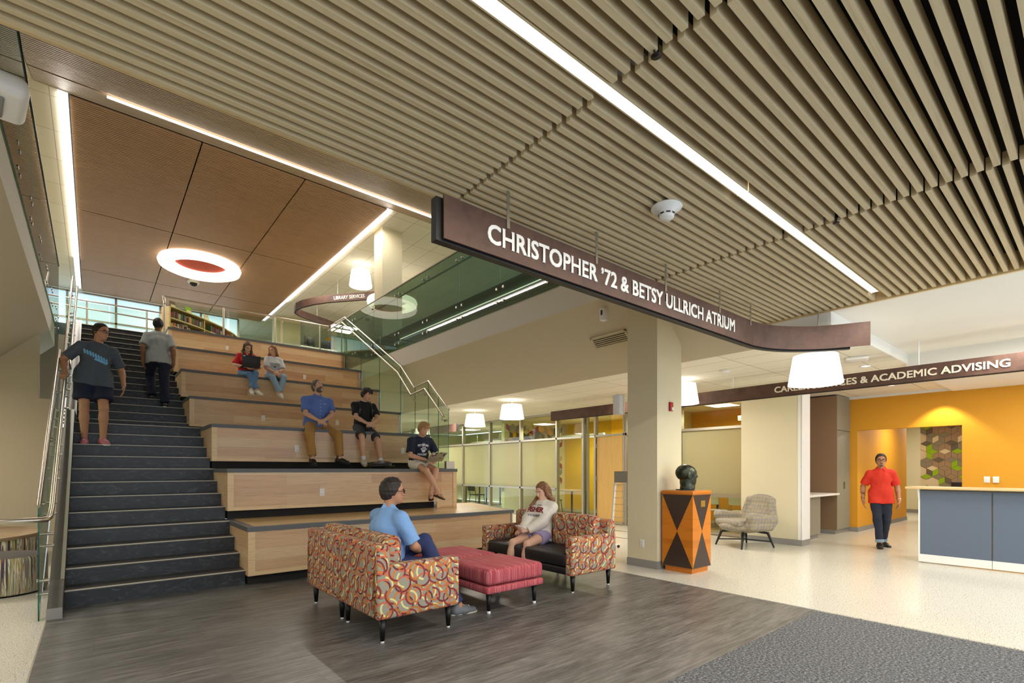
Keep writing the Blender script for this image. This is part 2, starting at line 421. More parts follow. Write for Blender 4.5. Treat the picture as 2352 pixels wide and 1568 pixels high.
b = MB().use('wall_beige'); strip_of(prof[5:], -5, -.81, 0, .05, b); strip_of(prof[5:], 7.1, 20, 0, .05, b); b.box(-.84, -.80, 2.9, 3.0, 3.2, 3.3); struct('ceiling_slope_drywall', b)
o = tag(MB().use('strip').box(.17, 7.0, 10.81, 10.845, 7.665, 7.69).build('light_line'), 'thin white light line across the climbing slatted ceiling', 'light')
# flat timber ceiling over the stair: three panels wide, with grooves
for i, (x0, x1) in enumerate(((-.335, 1.69), (1.715, 3.73), (3.755, 5.78))):
    for j, (y0, y1) in enumerate(((11.95, 17.0), (17.02, 21.98), (22.02, 24.7))):
        b = MB().use('ceiling_wood'); y = y0
        while y < y1 - .03:
            b.box(x0, x1, y, min(y + .046, y1), 8.09, 8.115); y += .067
        b.use('dark_metal').box(x0, x1, y0, y1, 8.125, 8.15)
        struct('ceiling_timber_panel', b)
struct('ceiling_timber_backing', MB().use('ceiling_black').box(-.36, 5.82, 11.9, 24.6, 8.16, 8.2))
for j, x in enumerate((-.42, 5.86)):
    o = MB().use('strip').box(x - .05, x + .05, 12.0, 21.0, 8.07, 8.10).build('light_line')
    tag(o, ('white light line along the left edge of the timber ceiling', 'white light line along the right edge of the timber ceiling')[j], 'light', 'light lines beside the timber ceiling')
# tiled upper ceilings
b = MB().use('tile_ceiling'); b.box(-5, -.5, 11.9, 28, 8.12, 8.16); b.box(5.95, 21, 11.9, 28, 8.12, 8.16); b.box(-.5, 5.95, 24.6, 28, 8.12, 8.16); struct('ceiling_upper', b)
# upper floor, its edges and the sloped soffits under the balconies
b = MB().use('wall_white'); b.box(5.95, 6.0, 3.0, 16.4, 4.02, 4.53); b.box(-.69, -.64, 3.0, 14.3, 4.02, 4.53); struct('wall_balcony_fascia', b)
b = MB().use('slab_dark'); b.box(5.99, 20, 3.0, 28, 4.5, FL2); b.box(-5, -.68, 3.0, 28, 4.5, FL2); b.box(-.68, 5.99, 16.36, 28, 4.5, FL2 - .012); struct('floor_upper_slab', b)
b = MB().use('office_carpet'); b.box(-5, -.7, 3.0, 28, FL2, FL2 + .004); b.box(6, 20, 3, 28, FL2, FL2 + .004); b.box(-.7, 6, 16.36, 28, FL2 - .012, FL2); struct('floor_upper', b)
b = MB().use('soffit'); b.prism([(5.95, 4.02), (6.93, 3.05), (6.98, 3.10), (6.0, 4.07)], 3.0, 20, 'y'); b.prism([(-.64, 4.02), (-1.62, 3.05), (-1.67, 3.10), (-.69, 4.07)], 3.0, 14.3, 'y')
b.box(5.95, 6.98, 2.95, 3.0, 3.05, 4.6); struct('ceiling_soffit', b)
b = MB().use('tile_ceiling'); b.box(6.93, 13.3, 3.0, 20, 3.05, 3.09); b.box(6.38, 13.3, 2.05, 3.0, 3.05, 3.09); b.box(-5, -1.62, -3, 20, 3.05, 3.09); struct('ceiling_lower', b)
b = MB().use('ceiling_white'); b.box(6.38, 9.7, -3, 2.05, 3.2, 3.24); b.box(9.7, 13.3, -3, 2.05, 2.99, 3.24); b.box(6.38, 9.7, 2.03, 2.05, 3.048, 3.24); b.box(5.6, 6.4, 2.88, 2.95, 3.06, 4.6); b.box(6.376, 6.39, 2.05, 3.0, 3.05, 3.5); b.box(13.2, 22, 0, 4.8, 3.0, 3.05); struct('ceiling_front', b)
# walls left of the stair
b = MB().use('wall_beige'); b.box(-5, -.42, 12.55, 12.75, 0, 2.71); b.prism([(-5, 2.71), (-.77, 2.71), (-.77, 3.87), (-.9, 3.87), (-1.75, 3.05), (-5, 3.05)], 12.55, 12.75, 'y'); b.box(-5, -.42, 15.4, 15.6, 0, 4.5); b.box(-5.05, -5, -3, 28, 0, 8.2)
struct('wall_left', b)
# columns
def column(name, x0, x1, y0, y1, z0, z1, label):
    o = MB().box(x0, x1, y0, y1, z0, z1).build(name, 'wall_cream'); o['kind'] = 'structure'
    if z0 < 1: tag(MB().box(x0 - .008, x1 + .008, y0 - .008, y1 + .008, 0, .11).build('baseboard', 'base_grey', o))
    return o
COLM = column('wall_column', 6.10, 6.72, 4.11, 4.62, 0, 4.3, '')
column('wall_column', 6.12, 6.72, 12.92, 13.44, FL2, 8.12, ''); column('wall_column', 6.1, 7.1, 23.3, 24.0, FL2, 8.12, '')
# upper level far walls
b = MB().use('wall_cream'); b.box(6.5, 21, 27.9, 28.1, FL2, 8.2); b.box(20, 20.2, 3, 28, FL2, 8.2); b.box(4.6, 6.5, 27.9, 28.1, FL2, 8.2); b.box(11.5, 11.7, 22.5, 28, FL2, 8.2); struct('wall_upper_back', b)
b = MB().use('wall_yellow_bright'); b.box(8.9, 10.2, 25.0, 25.2, FL2, FL2 + 3.0); struct('wall_upper_yellow', b)
def window(name, x0, x1, y, z0, z1, cols, rows, axis='x'):
    o = MB().use('sky_pane')
    o.box(x0, x1, y + .03, y + .04, z0, z1); ob = struct(name, o)
    f = MB().use('aluminium')
    for i in range(cols + 1):
        x = x0 + (x1 - x0) * i / cols; f.box(x - .035, x + .035, y - .05, y + .03, z0, z1)
    for i in range(rows + 1):
        z = z0 + (z1 - z0) * i / rows; f.box(x0, x1, y - .05, y + .03, z - .03, z + .03)
    f.build('window_frame', None, ob); return ob
window('window_1', -5, 4.9, 24.8, FL2 + .1, 8.05, 7, 3)
window('window_2', 10.4, 16.5, 27.4, FL2 + .5, 7.6, 5, 3)

# ---------------------------------------------------------------- stair
pts = [(6.82, 0)]; 
for n in range(1, 29):
    y = nos(n); pts += [(y, (n - 1) * R_), (y, n * R_)]
pts += [(16.36, FL2), (16.36, FL2 - .25), (11.9, 1.9), (8.0, 0)]
pts = [p for i, p in enumerate(pts) if i == 0 or p != pts[i - 1]]
st = empty('staircase', (0, 6.82, 0), 0, 'wide dark marbled staircase with pale nosing strips, rising along the left of the timber seating', 'staircase')
def rel(o, root):
    o.parent = root; o.matrix_parent_inverse = Matrix.Translation(-Vector(root.location)); return o
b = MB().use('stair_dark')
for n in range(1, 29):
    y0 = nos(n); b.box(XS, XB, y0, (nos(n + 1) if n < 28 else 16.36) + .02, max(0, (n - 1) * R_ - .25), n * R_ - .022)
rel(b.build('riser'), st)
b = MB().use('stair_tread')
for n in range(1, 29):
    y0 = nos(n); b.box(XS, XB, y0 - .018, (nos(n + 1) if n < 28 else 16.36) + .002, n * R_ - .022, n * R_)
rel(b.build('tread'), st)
for n in range(1, 29):
    rel(MB().use('nosing_pale').box(XS, XB, nos(n) - .024, nos(n) + .004, n * R_ - .008, n * R_ + .002).build('nosing_strip'), st)
# stringer: grey channel following the stair
def line(y): # height of the nosing line
    if y < 10.2: return R_ + (y - 6.82) * R_ / TR
    if y < 11.5: return 12 * R_ + .0
    return 13 * R_ + (y - 11.62) * R_ / TR
sp = [(6.40, 0), (6.40, .10), (6.82, .30), (10.05, line(10.05) + .12), (10.3, 12 * R_ + .2), (11.4, 12 * R_ + .2), (11.62, 13 * R_ + .14), (16.36, FL2 + .12), (16.36, FL2 - .3), (11.5, 1.75), (10.2, 1.75), (7.4, 0)]
b = MB().use('stringer').prism(sp, XS - .11, XS - .002, 'x')
b.use('grey_panel').prism([(6.82, .30), (10.05, line(10.05) + .12), (10.3, 12 * R_ + .2), (11.4, 12 * R_ + .2), (11.62, 13 * R_ + .14), (16.36, FL2 + .12), (16.36, FL2 + .127), (11.61, 13 * R_ + .15), (11.4, 12 * R_ + .208), (10.3, 12 * R_ + .208), (10.04, line(10.05) + .128), (6.82, .308)], XS - .03, XS, 'x')
rel(b.build('stringer'), st)
rel(MB().box(XS - .115, XS, 6.385, 6.42, 0, .1).build('stringer_foot', 'base_grey'), st)

# glass guard with cap rail and handrail, left of the stair
def guard(root, path, z_of, glass_h, below, mat='glass_green', cap='steel', thick=.012):
    """glass panels between path points (x, y); z_of gives the foot height"""
    for (p, q) in zip(path, path[1:]):
        dx, dy = q[0] - p[0], q[1] - p[1]; L = math.hypot(dx, dy); nx, ny = -dy / L * thick / 2, dx / L * thick / 2
        gx, gy = dx / L * .006, dy / L * .006
        a = (p[0] + gx, p[1] + gy); c = (q[0] - gx, q[1] - gy); za, zc = z_of(p), z_of(q)
        vs = []
        for (pt, z0) in ((a, za), (c, zc)):
            for s_ in (1, -1):
                vs += [(pt[0] + nx * s_, pt[1] + ny * s_, z0 - below), (pt[0] + nx * s_, pt[1] + ny * s_, z0 + glass_h)]
        g = MB().use(mat).add(vs, [(0, 1, 5, 4), (2, 6, 7, 3)], False).use('glass_edge').add(vs, [(0, 2, 3, 1), (4, 5, 7, 6), (1, 3, 7, 5), (0, 4, 6, 2)], False).build('glass_panel')
        rel(g, root); yield g, a, c, za, zc
def disc_pair(g, root_inv, pts, axis=(1, 0, 0), r=.022, name='standoff'):
    for p in pts:
        a = Vector(axis); o = MB().use('steel').tube([Vector(p) - a * .03, Vector(p) + a * .03], r, 12).build(name); o.parent = g; o.matrix_parent_inverse = root_inv
XG = XS - .165
gd = empty('glass_guardrail', (XG, 6.38, 0), 0, 'glass guard with steel cap rail and handrail on the left side of the stair', 'railing')
inv = Matrix.Translation(-Vector(gd.location))
ys = [6.38, 7.6, 8.8, 10.05, 11.25, 12.5, 13.75, 15.0, 16.3]
def zf(p):
    y = p[1]
    if y <= 10.06: return max(.0, line(y) + .06)
    if y <= 11.3: return line(10.05) + .06
    return line(y) + .02
for g, a, c, za, zc in guard(gd, [(XG, y) for y in ys], zf, 1.06, .30 if False else .02):
    pts_ = []
    for t_ in (.22, .78):
        y = a[1] + (c[1] - a[1]) * t_; z = za + (zc - za) * t_
        pts_ += [(XG, y, z + .18), (XG, y, z + .05)]
    for p in pts_:
        o = MB().use('steel').tube([(XG - .03, p[1], p[2]), (XS - .1, p[1], p[2])], .016, 10).build('standoff'); o.parent = g
# lowest pane reaches the floor
cap = [(XG, 6.37, zf((0, 6.38)) + 1.07)] + [(XG, y, zf((0, y)) + 1.07) for y in (10.05, 11.25)] + [(XG, 16.3, zf((0, 16.3)) + 1.07)]
cap[2] = (XG, 11.3, cap[1][2])
rel(MB().tube(cap, .019, 4).build('cap_rail', 'steel'), gd)
XH = XS - .085
hr = [(XH - .33, 6.22, .955), (XH - .25, 6.19, .955), (XH - .08, 6.19, .955), (XH - .02, 6.22, .955), (XH, 6.30, .965), (XH, 6.42, .99)] + [(XH, 10.0, line(10.0) + .93), (XH, 10.3, 12 * R_ + .98), (XH, 11.3, 12 * R_ + .98), (XH, 11.6, 13 * R_ + .93), (XH, 16.3, FL2 + .93), (XH, 16.6, FL2 + .93)]
hr[4] = (XH, 6.33, .97); hr[5] = (XH, 6.6, 1.04)
rel(MB().tube(hr, .023, 12).build('handrail', 'steel'), gd)
for y in (6.9, 8.1, 9.3, 10.7, 12.0, 13.2, 14.4, 15.6):
    z = (line(y) if not 10.2 < y < 11.6 else 12 * R_) + .93
    rel(MB().use('steel').tube([(XH, y, z - .02), (XH, y, z - .07), (XG, y, z - .09)], .008, 8).tube([(XG - .02, y, z - .09), (XG + .015, y, z - .09)], .025, 12).build('handrail_bracket'), gd)

# ---------------------------------------------------------------- timber seating tiers
GL = lambda y: 5.10 + (y - 7.96) * .236 if y < 11.48 else 5.93         # foot line of the glass on the right
ORD = {1: 'lowest', 2: 'second', 3: 'third', 4: 'fourth', 5: 'fifth', 6: 'sixth', 7: 'topmost'}
TL = {1: 'lowest and widest timber seating tier, behind the patterned sofas', 2: 'second timber seating tier from the floor, where the young man with a sticker-covered laptop sits',
      3: 'third timber seating tier, where the two men with hands folded sit', 4: 'deep fourth timber seating tier, below the dangling white sneakers of the two women',
      5: 'fifth timber seating tier, where the two young women sit', 6: 'sixth timber seating tier, just behind the heads of the two young women', 7: 'topmost timber seating tier, right below the bookcase and the steel rail'}
for k in range(1, 8):
    z1 = 4 * k * R_; z0 = 4 * (k - 1) * R_; y0 = YF[k]; y1 = YF[k + 1] + .12
    xr0 = {1: 5.60, 2: 5.23}.get(k, min(5.93, GL(y0)) if k < 4 else 5.93); xr1 = {1: 6.2, 2: 5.40, 3: 5.93}.get(k, 5.93)
    if k == 1: y1 = 8.75
    tr = empty('seating_tier', (XB, y0, z0), 0, TL[k], 'bench', 'timber seating tiers')
    zt = z1 - .055
    zb = z0 + .12
    # carcass: side, top, front
    b = MB().use('maple'); b.box(XB + .02, xr0 - .06, y0 + .012, y0 + .03, zb, zt)
    if k == 2: b.box(4.88, xr0, y0 + .010, y0 + .06, z0 + .002, zt)
    rel(b.build('front_panel'), tr)
    b = MB().use('maple_trim'); b.box(XB + .003, XB + .08, y0 + .004, y0 + .02, zb, zt); b.box(XB + .08, (xr0 - .06) if k != 2 else 4.8, y0 + .006, y0 + .02, zb, zb + .05)
    if k == 2: b.box(4.8, 4.88, y0 + .003, y0 + .02, z0 + .003, z0 + .19); b.box(xr0 - .08, xr0, y0 + .003, y0 + .02, z0 + .003, zt)
    rel(b.build('edge_trim'), tr)
    sb = MB().use('maple'); ye = (nos(4 * k) + .02) if k != 7 else 16.36
    if k == 3: ye = nos(12) + .02
    sb.box(XB + .001, XB + .02, y0 + .012, ye + .3, zb, zt)
    rel(sb.build('side_panel'), tr)
    rel(MB().use('maple').prism([(xr0 - .02, y0 + .02), (xr0, y0 + .02), (xr1, y1), (xr1 - .02, y1)], z0 + .003, zt, 'z').build('side_panel'), tr)
    b = MB().use('maple_floor'); b.prism([(XB + .09, y0 + .09), (xr0 - .02, y0 + .09), (xr1 - .01, y1), (XB + .09, y1)], zt, z1 - .001, 'z')
    rel(b.build('seat_board'), tr)
    b = MB().use('nosing_grey'); b.box(XB - .006, xr0 + .01, y0 - .006, y0 + .09, zt, z1); b.box(XB - .006, XB + .09, y0 + .09, nos(4 * k) + .0 if k < 7 else 16.3, zt, z1); b.box(XB + .001, XB + .09, nos(4 * k), YF[k + 1] + .14, zt, z1 - .001) if k < 7 else None
    if k == 1: b.prism([(xr0 - .05, y0 + .09), (xr0 + .01, y0 + .09), (xr1 + .01, y1), (xr1 - .05, y1)], zt, z1, 'z')
    rel(b.build('grey_nosing'), tr)
    b = MB().use('black_recess'); b.box(XB + .022, (xr0 - .12) if k != 2 else 4.8, y0 + .11, y0 + .8, z0 + .002, zb + .02); rel(b.build('toe_kick'), tr)
    rel(MB().use('maple').box(XB + .03, xr0 - .1, y0 + .03, y0 + .11, zb, zb + .01).build('under_panel'), tr)
# power outlets on the tier fronts
def outlet(x, y, z, label, dirn='-y', name='wall_outlet'):
    if dirn == '-y': Rm = Matrix.Identity(3)
    else: Rm = Matrix.Rotation(-math.pi / 2, 3, 'Z')
    o = empty(name, (x, y, z), 0 if dirn == '-y' else -math.pi / 2, label, 'outlet', 'white power outlets')
    MB().rbox(-.036, .036, -.006, 0, -.058, .058, .003, 2).build('cover_plate', 'white_plastic', o)
    for s_ in (-1, 1):
        rc = MB().use('white_plastic').rbox(-.017, .017, -.009, -.006, s_ * .027 - .016, s_ * .027 + .016, .002, 1)
        rc.use('black').box(-.008, -.005, -.0095, -.008, s_ * .027 - .004, s_ * .027 + .007).box(.005, .008, -.0095, -.008, s_ * .027 - .004, s_ * .027 + .007).build('socket', None, o)
    return o
for (x, k, dz, lab) in ((2.73, 2, .345, 'white power outlet on the second tier front, left of the man in the blue polo'), (4.82, 2, .17, 'small cream outlet low on the second tier front, behind the crossed sandals'),
                   (2.72, 3, .355, 'white power outlet on the third tier front, left of the khaki trousers'), (4.75, 3, .36, 'white power outlet on the third tier front, near the young man with the sticker laptop'),
                   (2.75, 4, .36, 'white power outlet on the fourth tier front, left of the bearded man'), (4.33, 4, .36, 'white power outlet on the fourth tier front, above the young man in black'),
                   (4.33, 5, .36, 'white power outlet on the fifth tier front, above the head of the bearded man'), (4.35, 6, .34, 'white power outlet on the sixth tier front, right of the two women'), (2.73, 7, .38, 'white power outlet on the topmost tier front, left of the two women')):
    outlet(x, YF[k] + .011, 4 * (k - 1) * R_ + dz, lab)
outlet(6.1, 4.36, .34, 'white power outlet low on the square column beside the pedestal', '-x')

# glass guard on the right of the tiers
gr = empty('glass_guardrail', (5.10, 7.96, 8 * R_), 0, 'tall green glass guard with stepped steel rails on the right of the seating tiers', 'railing')
inv = Matrix.Translation(-Vector(gr.location))
path = [(5.10, 7.96), (5.24, 8.55), (5.40, 9.21), (5.58, 10.1), (5.93, 11.48), (5.93, 12.69), (5.93, 13.91), (5.93, 15.15), (5.93, 16.3)]
def ztop(y):
    if y < 9.21: return 2.53 + (y - 7.96) * .59
    if y < 10.17: return 3.27
    if y < 15.15: return 3.27 + (y - 10.17) * (6.10 - 3.27) / 4.98
    return 6.10
ZB = [8 * R_ - .04] * 2 + [8 * R_ - .04, 12 * R_ - .1, 12 * R_ - .1, 16 * R_ - .1, 20 * R_ - .1, 24 * R_ - .1, FL2 - .1]
for i, (p, q) in enumerate(zip(path, path[1:])):
    vs = []; dx, dy = q[0] - p[0], q[1] - p[1]; L = math.hypot(dx, dy); nx, ny = -dy / L * .006, dx / L * .006
    zb_ = ZB[i] if i < 3 else ZB[i]
    for pt, e in ((p, 1), (q, -1)):
        pt2 = (pt[0] + dx / L * .006 * e, pt[1] + dy / L * .006 * e)
        for s_ in (1, -1): vs += [(pt2[0] + nx * s_, pt2[1] + ny * s_, zb_), (pt2[0] + nx * s_, pt2[1] + ny * s_, ztop(pt[1]) - .01)]
    g = MB().use('glass_green').add(vs, [(0, 1, 5, 4), (2, 6, 7, 3)], False).use('glass_edge').add(vs, [(0, 2, 3, 1), (4, 5, 7, 6), (1, 3, 7, 5), (0, 4, 6, 2)], False).build('glass_panel')
    rel(g, gr)
capp = [(x, y, ztop(y)) for x, y in path]
capp = [(5.10, 7.95, 2.53), (5.40, 9.21, 3.27), (5.60, 10.17, 3.27), (5.93, 11.48, ztop(11.48)), (5.93, 15.15, 6.10), (5.93, 16.35, 6.10)]
rel(MB().tube(capp, .022, 4).build('cap_rail', 'steel'), gr)
hrr = [(x - .085, y, z - .17) for x, y, z in capp]; hrr[0] = (5.03, 8.02, 2.40)
rel(MB().tube(hrr, .021, 12).build('handrail', 'steel'), gr)
for (x, y, z) in ((5.10, 8.06, 2.37), (5.38, 9.15, 3.03), (5.42, 9.35, 3.03), (5.57, 10.1, 3.03), (5.77, 10.9, 3.46), (5.93, 11.8, 4.0), (5.93, 13.1, 4.72), (5.93, 14.4, 5.45), (5.93, 15.3, 5.85)):
    rel(MB().use('steel').tube([(x - .085, y, z + .03), (x - .08, y, z - .02), (x - .03, y, z - .04), (x, y, z - .04)], .008, 8).tube([(x - .02, y, z - .04), (x + .02, y, z - .04)], .026, 14).build('handrail_bracket'), gr)
rel(MB().box(5.02, 5.2, 7.91, 7.98, 8 * R_, 8 * R_ + .14).build('clamp', 'aluminium'), gr)
rel(MB().prism([(4.2, 9.08), (5.06, 7.98), (5.1, 7.98), (5.3, 9.08)], 8 * R_ + .001, 8 * R_ + .01, 'z').build('foot_channel', 'black_recess'), gr)

# rail behind the topmost tier
rr = empty('steel_handrail', (XB, 16.3, FL2), 0, 'steel pipe rail on slim posts standing behind the topmost tier', 'railing')
inv = Matrix.Translation(-Vector(rr.location))
rel(MB().tube([(XB, 16.3, FL2 + 1.07), (5.85, 16.3, FL2 + 1.07)], .024, 12).build('rail', 'steel'), rr)
for x in (1.45, 2.85, 4.22, 5.57):
    rel(MB().tube([(x, 16.3, FL2), (x, 16.3, FL2 + 1.06)], .028 if x < 4 else .022, 12).build('post', 'steel'), rr)
rel(MB().tube([(XB, 16.3, FL2 + 1.07), (XB - .02, 16.0, FL2 + .95), (XB - .02, 15.7, FL2 + .72)], .024, 10).build('end_bend', 'steel'), rr)
for i in range(3):
    g = MB().use('glass_clear').box(1.55 + 1.45 * i, 2.93 + 1.45 * i, 16.295, 16.305, FL2 + .08, FL2 + .98).build('glass_panel'); rel(g, rr)
# guard beyond the stair head
gb = empty('glass_guardrail', (-.3, 18.4, FL2), 0, 'pale blue glass guard with steel rails beyond the head of the stair', 'railing'); inv = Matrix.Translation(-Vector(gb.location))
for i in range(3):
    rel(MB().use('glass_clear').box(-.6 + .95 * i, .33 + .95 * i, 18.4, 18.412, FL2 + .06, FL2 + 1.1).build('glass_panel'), gb)
rel(MB().use('steel').tube([(-.6, 18.35, FL2 + 1.14), (2.25, 18.35, FL2 + 1.14)], .02, 10).build('cap_rail'), gb)
rel(MB().use('steel').tube([(-.6, 18.3, FL2 + .92), (2.2, 18.3, FL2 + .86)], .02, 10).build('handrail'), gb)
for x in (-.15, 1.2): rel(MB().use('steel').tube([(x, 18.3, FL2), (x, 18.3, FL2 + 1.1)], .022, 10).build('post'), gb)

# balcony glass, both sides
def balcony(x, ys, label, sgn):
    root = empty('balcony_glass', (x, ys[0], 4.53), 0, label, 'railing', 'frameless glass balcony fronts'); inv = Matrix.Translation(-Vector(root.location))
    for (a, c) in zip(ys, ys[1:]):
        g = MB().use('glass_balcony').box(x, x + .012, a + .006, c - .006, 4.46, 6.04); g = g.build('glass_panel'); rel(g, root)
        for y in (a + .10, c - .10):
            for z in (4.60, 4.86) + ((5.86,) if sgn > 0 else ()):
                o = MB().use('steel').tube([(x - .02 * sgn, y, z), (x + .05 * sgn, y, z)], .026, 12).build('standoff'); o.parent = g
    rel(MB().use('dark_metal' if sgn < 0 else 'steel').box(x - .012, x + .024, ys[0], ys[-1], 6.04, 6.06).build('cap_rail'), root)
    rel(MB().use('slab_dark').tube([(x + .12 * sgn, ys[0], 5.86), (x + .12 * sgn, ys[-1], 5.86)], .02, 8).build('handrail'), root)
balcony(5.93, [3.3, 4.65, 6.05, 7.45, 8.84, 10.25, 11.66, 13.06, 14.41, 15.8], 'green glass balcony front on the right, behind the hanging brown sign', 1)
balcony(-.63, [3.3, 4.7, 6.1, 7.5, 8.9, 10.3, 11.7, 13.1, 14.4, 15.4], 'glass balcony front high on the left wall above the stair', -1)
tag(MB().use('strip_dim').box(5.975, 5.99, 3.4, 11.6, 4.72, 4.735).build('light_line'), 'thin bright line behind the lower edge of the right balcony glass', 'light')  # added glowing bar draws the bright line in the glass; no known fixture
# ---------------------------------------------------------------- ground floor bays on the right
XW = 10.3
def storefront(name, ys, x=XW, top=3.05, mid=.85, tr=2.30, films=(), door=None, skip_top=()):
    """aluminium framed glazing along X = x; ys are mullion centres"""
    root = MB().use('aluminium'); w_ = .028; y0, y1 = min(ys), max(ys)
    for y in ys: root.box(x - .06, x + .06, y - w_, y + w_, 0, top)
    for z in (tr, top - .03, .04): root.box(x - .06, x + .06, y0, y1, z - .028, z + .028)
    for (a, c) in films: root.box(x - .06, x + .06, min(a, c), max(a, c), mid - .028, mid + .028)
    ob = struct(name, root)
    sy = sorted(ys)
    for a, c in zip(sy, sy[1:]):
        if door and abs((a + c) / 2 - door) < .3: continue
        film = any(min(f) - .01 <= (a + c) / 2 <= max(f) + .01 for f in films)
        g = MB().use('glass_clear').box(x - .005, x + .005, a + w_, c - w_, tr + .028, top - .06).build('pane'); g.parent = ob
        if film:
            MB().use('glass_film').box(x - .005, x + .005, a + w_, c - w_, mid + .028, tr - .028).build('frosted_pane', None, ob)
            MB().use('glass_clear').box(x - .005, x + .005, a + w_, c - w_, .07, mid - .028).build('pane', None, ob)
        else: MB().use('glass_clear').box(x - .005, x + .005, a + w_, c - w_, .07, tr - .028).build('pane', None, ob)
    return ob
storefront('window_3', [20.0, 17.6, 15.06, 13.46, 11.88, 10.28, 9.26], films=((13.46, 20.0), (10.28, 13.46)))
storefront('window_4', [8.83, 7.87], films=(), door=8.35)
storefront('window_5', [6.3, 4.80], films=((4.8, 6.3),))
struct('window_6', MB().use('glass_clear').box(XW, XW + 1.1, 9.2, 9.21, .05, 3.0).use('aluminium').box(XW + .03, XW + .09, 9.14, 9.2, 0, 3.05))
struct('window_7', MB().use('glass_clear').box(XW - .005, XW + .005, 6.35, 7.84, .07, 2.27).box(XW - .005, XW + .005, 6.35, 7.84, 2.33, 3.0).use('aluminium').box(XW - .06, XW + .06, 7.79, 7.85, 0, 3.05).box(XW - .06, XW + .06, 6.33, 7.85, 2.27, 2.33))
d = MB().use('door_wood') if False else None
wood('door_wood', '#d6ac62', '#c49a50', .4, (14, 1.2))
dd = struct('door_1', MB().use('door_wood').box(XW - .02, XW + .025, 7.91, 8.78, .01, 2.26))
MB().use('steel').tube([(XW - .06, 8.0, 1.0), (XW - .08, 8.12, 1.0)], .01, 8).build('door_handle', None, dd)
for z in (.25, 1.12, 1.98): MB().box(XW - .03, XW - .015, 8.77, 8.81, z, z + .12).build('hinge', 'steel', dd)
# offices behind the glazing
b = MB().use('wall_olive'); b.box(XW + .06, 13.3, 12.8, 12.95, 0, 3.05); struct('wall_office_partition', b)
b = MB().use('wall_yellow_bright'); b.box(13.2, 13.35, 8.0, 12.8, 0, 3.05); struct('wall_office_yellow', b)
b = MB().use('wall_olive'); b.box(13.6, 13.75, 12.95, 20.5, 0, 3.05); b.box(XW, 13.6, 20.1, 20.3, 0, 3.05); b.box(5.6, XW + .1, 20.1, 20.3, 0, 3.9); b.box(XW + .1, 13.3, 7.75, 7.85, 0, 3.05); struct('wall_office_back', b)
b = MB().use('wall_yellow'); b.box(13.2, 13.35, 4.76, 7.75, 0, 3.05); b.box(XW + .06, 13.2, 4.755, 4.80, 0, 3.05); struct('wall_office_side', b)
b = MB().use('wall_cream'); b.box(10.0, 10.34, 3.66, 4.78, 0, 3.05); b.box(XW - .02, XW + .1, 6.28, 6.34, 0, 3.05); struct('wall_pier', b)
tag(MB().box(9.985, 10.35, 3.645, 4.79, 0, .11).build('baseboard_pier', 'base_grey'), kind='structure')
struct('trim_3', MB().use('white_plastic').box(9.99, 10.35, 3.64, 3.665, .11, 3.0).box(9.99, 10.0, 3.66, 3.72, .11, 3.0))
# hexagon felt tiles on walls, rhombs in several colours
def rhomb_wall(root_name, origin, ux, w, h, a, cols, seed, label, mask=None, th=.012):
    """rhombille field on a vertical wall; ux = unit direction along the wall; one mesh"""
    rnd = random.Random(seed); b = MB(); o = Vector(origin); ux = Vector(ux); uz = Vector((0, 0, 1)); n_ = ux.cross(uz)
    H_ = a * math.sqrt(3)
    rows = int(h / (1.5 * a)) + 2; colsn = int(w / H_) + 2
    for r in range(-1, rows):
        for c in range(-1, colsn):
            cx = c * H_ + (H_ / 2 if r % 2 else 0); cz = r * 1.5 * a
            if mask and not mask(cx, cz, rnd): continue
            P = [(cx + a * math.cos(math.radians(90 + 60 * k)), cz + a * math.sin(math.radians(90 + 60 * k))) for k in range(6)]
            for q in ((0, 1, 2), (2, 3, 4), (4, 5, 0)):
                R4 = [(cx, cz)] + [P[i] for i in q]
                if any(x < 0 or x > w or z < 0 or z > h for x, z in R4): continue
                b.use(rnd.choice(cols)); m_ = (sum(p[0] for p in R4) / 4, sum(p[1] for p in R4) / 4)
                R4 = [((p[0] - m_[0]) * .965 + m_[0], (p[1] - m_[1]) * .965 + m_[1]) for p in R4]
                base = [o + ux * p[0] + uz * p[1] for p in R4]
                b.add(base + [p + n_ * th for p in base], [(4, 5, 6, 7), (0, 1, 5, 4), (1, 2, 6, 5), (2, 3, 7, 6), (3, 0, 4, 7)], False)
    return tag(b.build(root_name), label, 'wall panel')
for nm, c in (('felt_tan', '#bba887'), ('felt_olive', '#8b8872'), ('felt_cream', '#ded2ab'), ('felt_dark', '#6d6656'), ('felt_red', '#9a3327'), ('felt_yellow', '#eab81e'), ('felt_green', '#93bd23'), ('felt_brown', '#a08a6d')): plain(nm, c, .95)
rhomb_wall('felt_wall_tiles', (10.42, 12.79, .75), (1, 0, 0), 2.74, 2.25, .168, ['felt_tan', 'felt_olive', 'felt_cream', 'felt_dark', 'felt_red', 'felt_yellow', 'felt_tan'], 4, 'tan, grey, red and yellow rhombus felt tiles on the wall behind the glazed office', mask=lambda x, z, r: z > .2 or r.random() < .35)
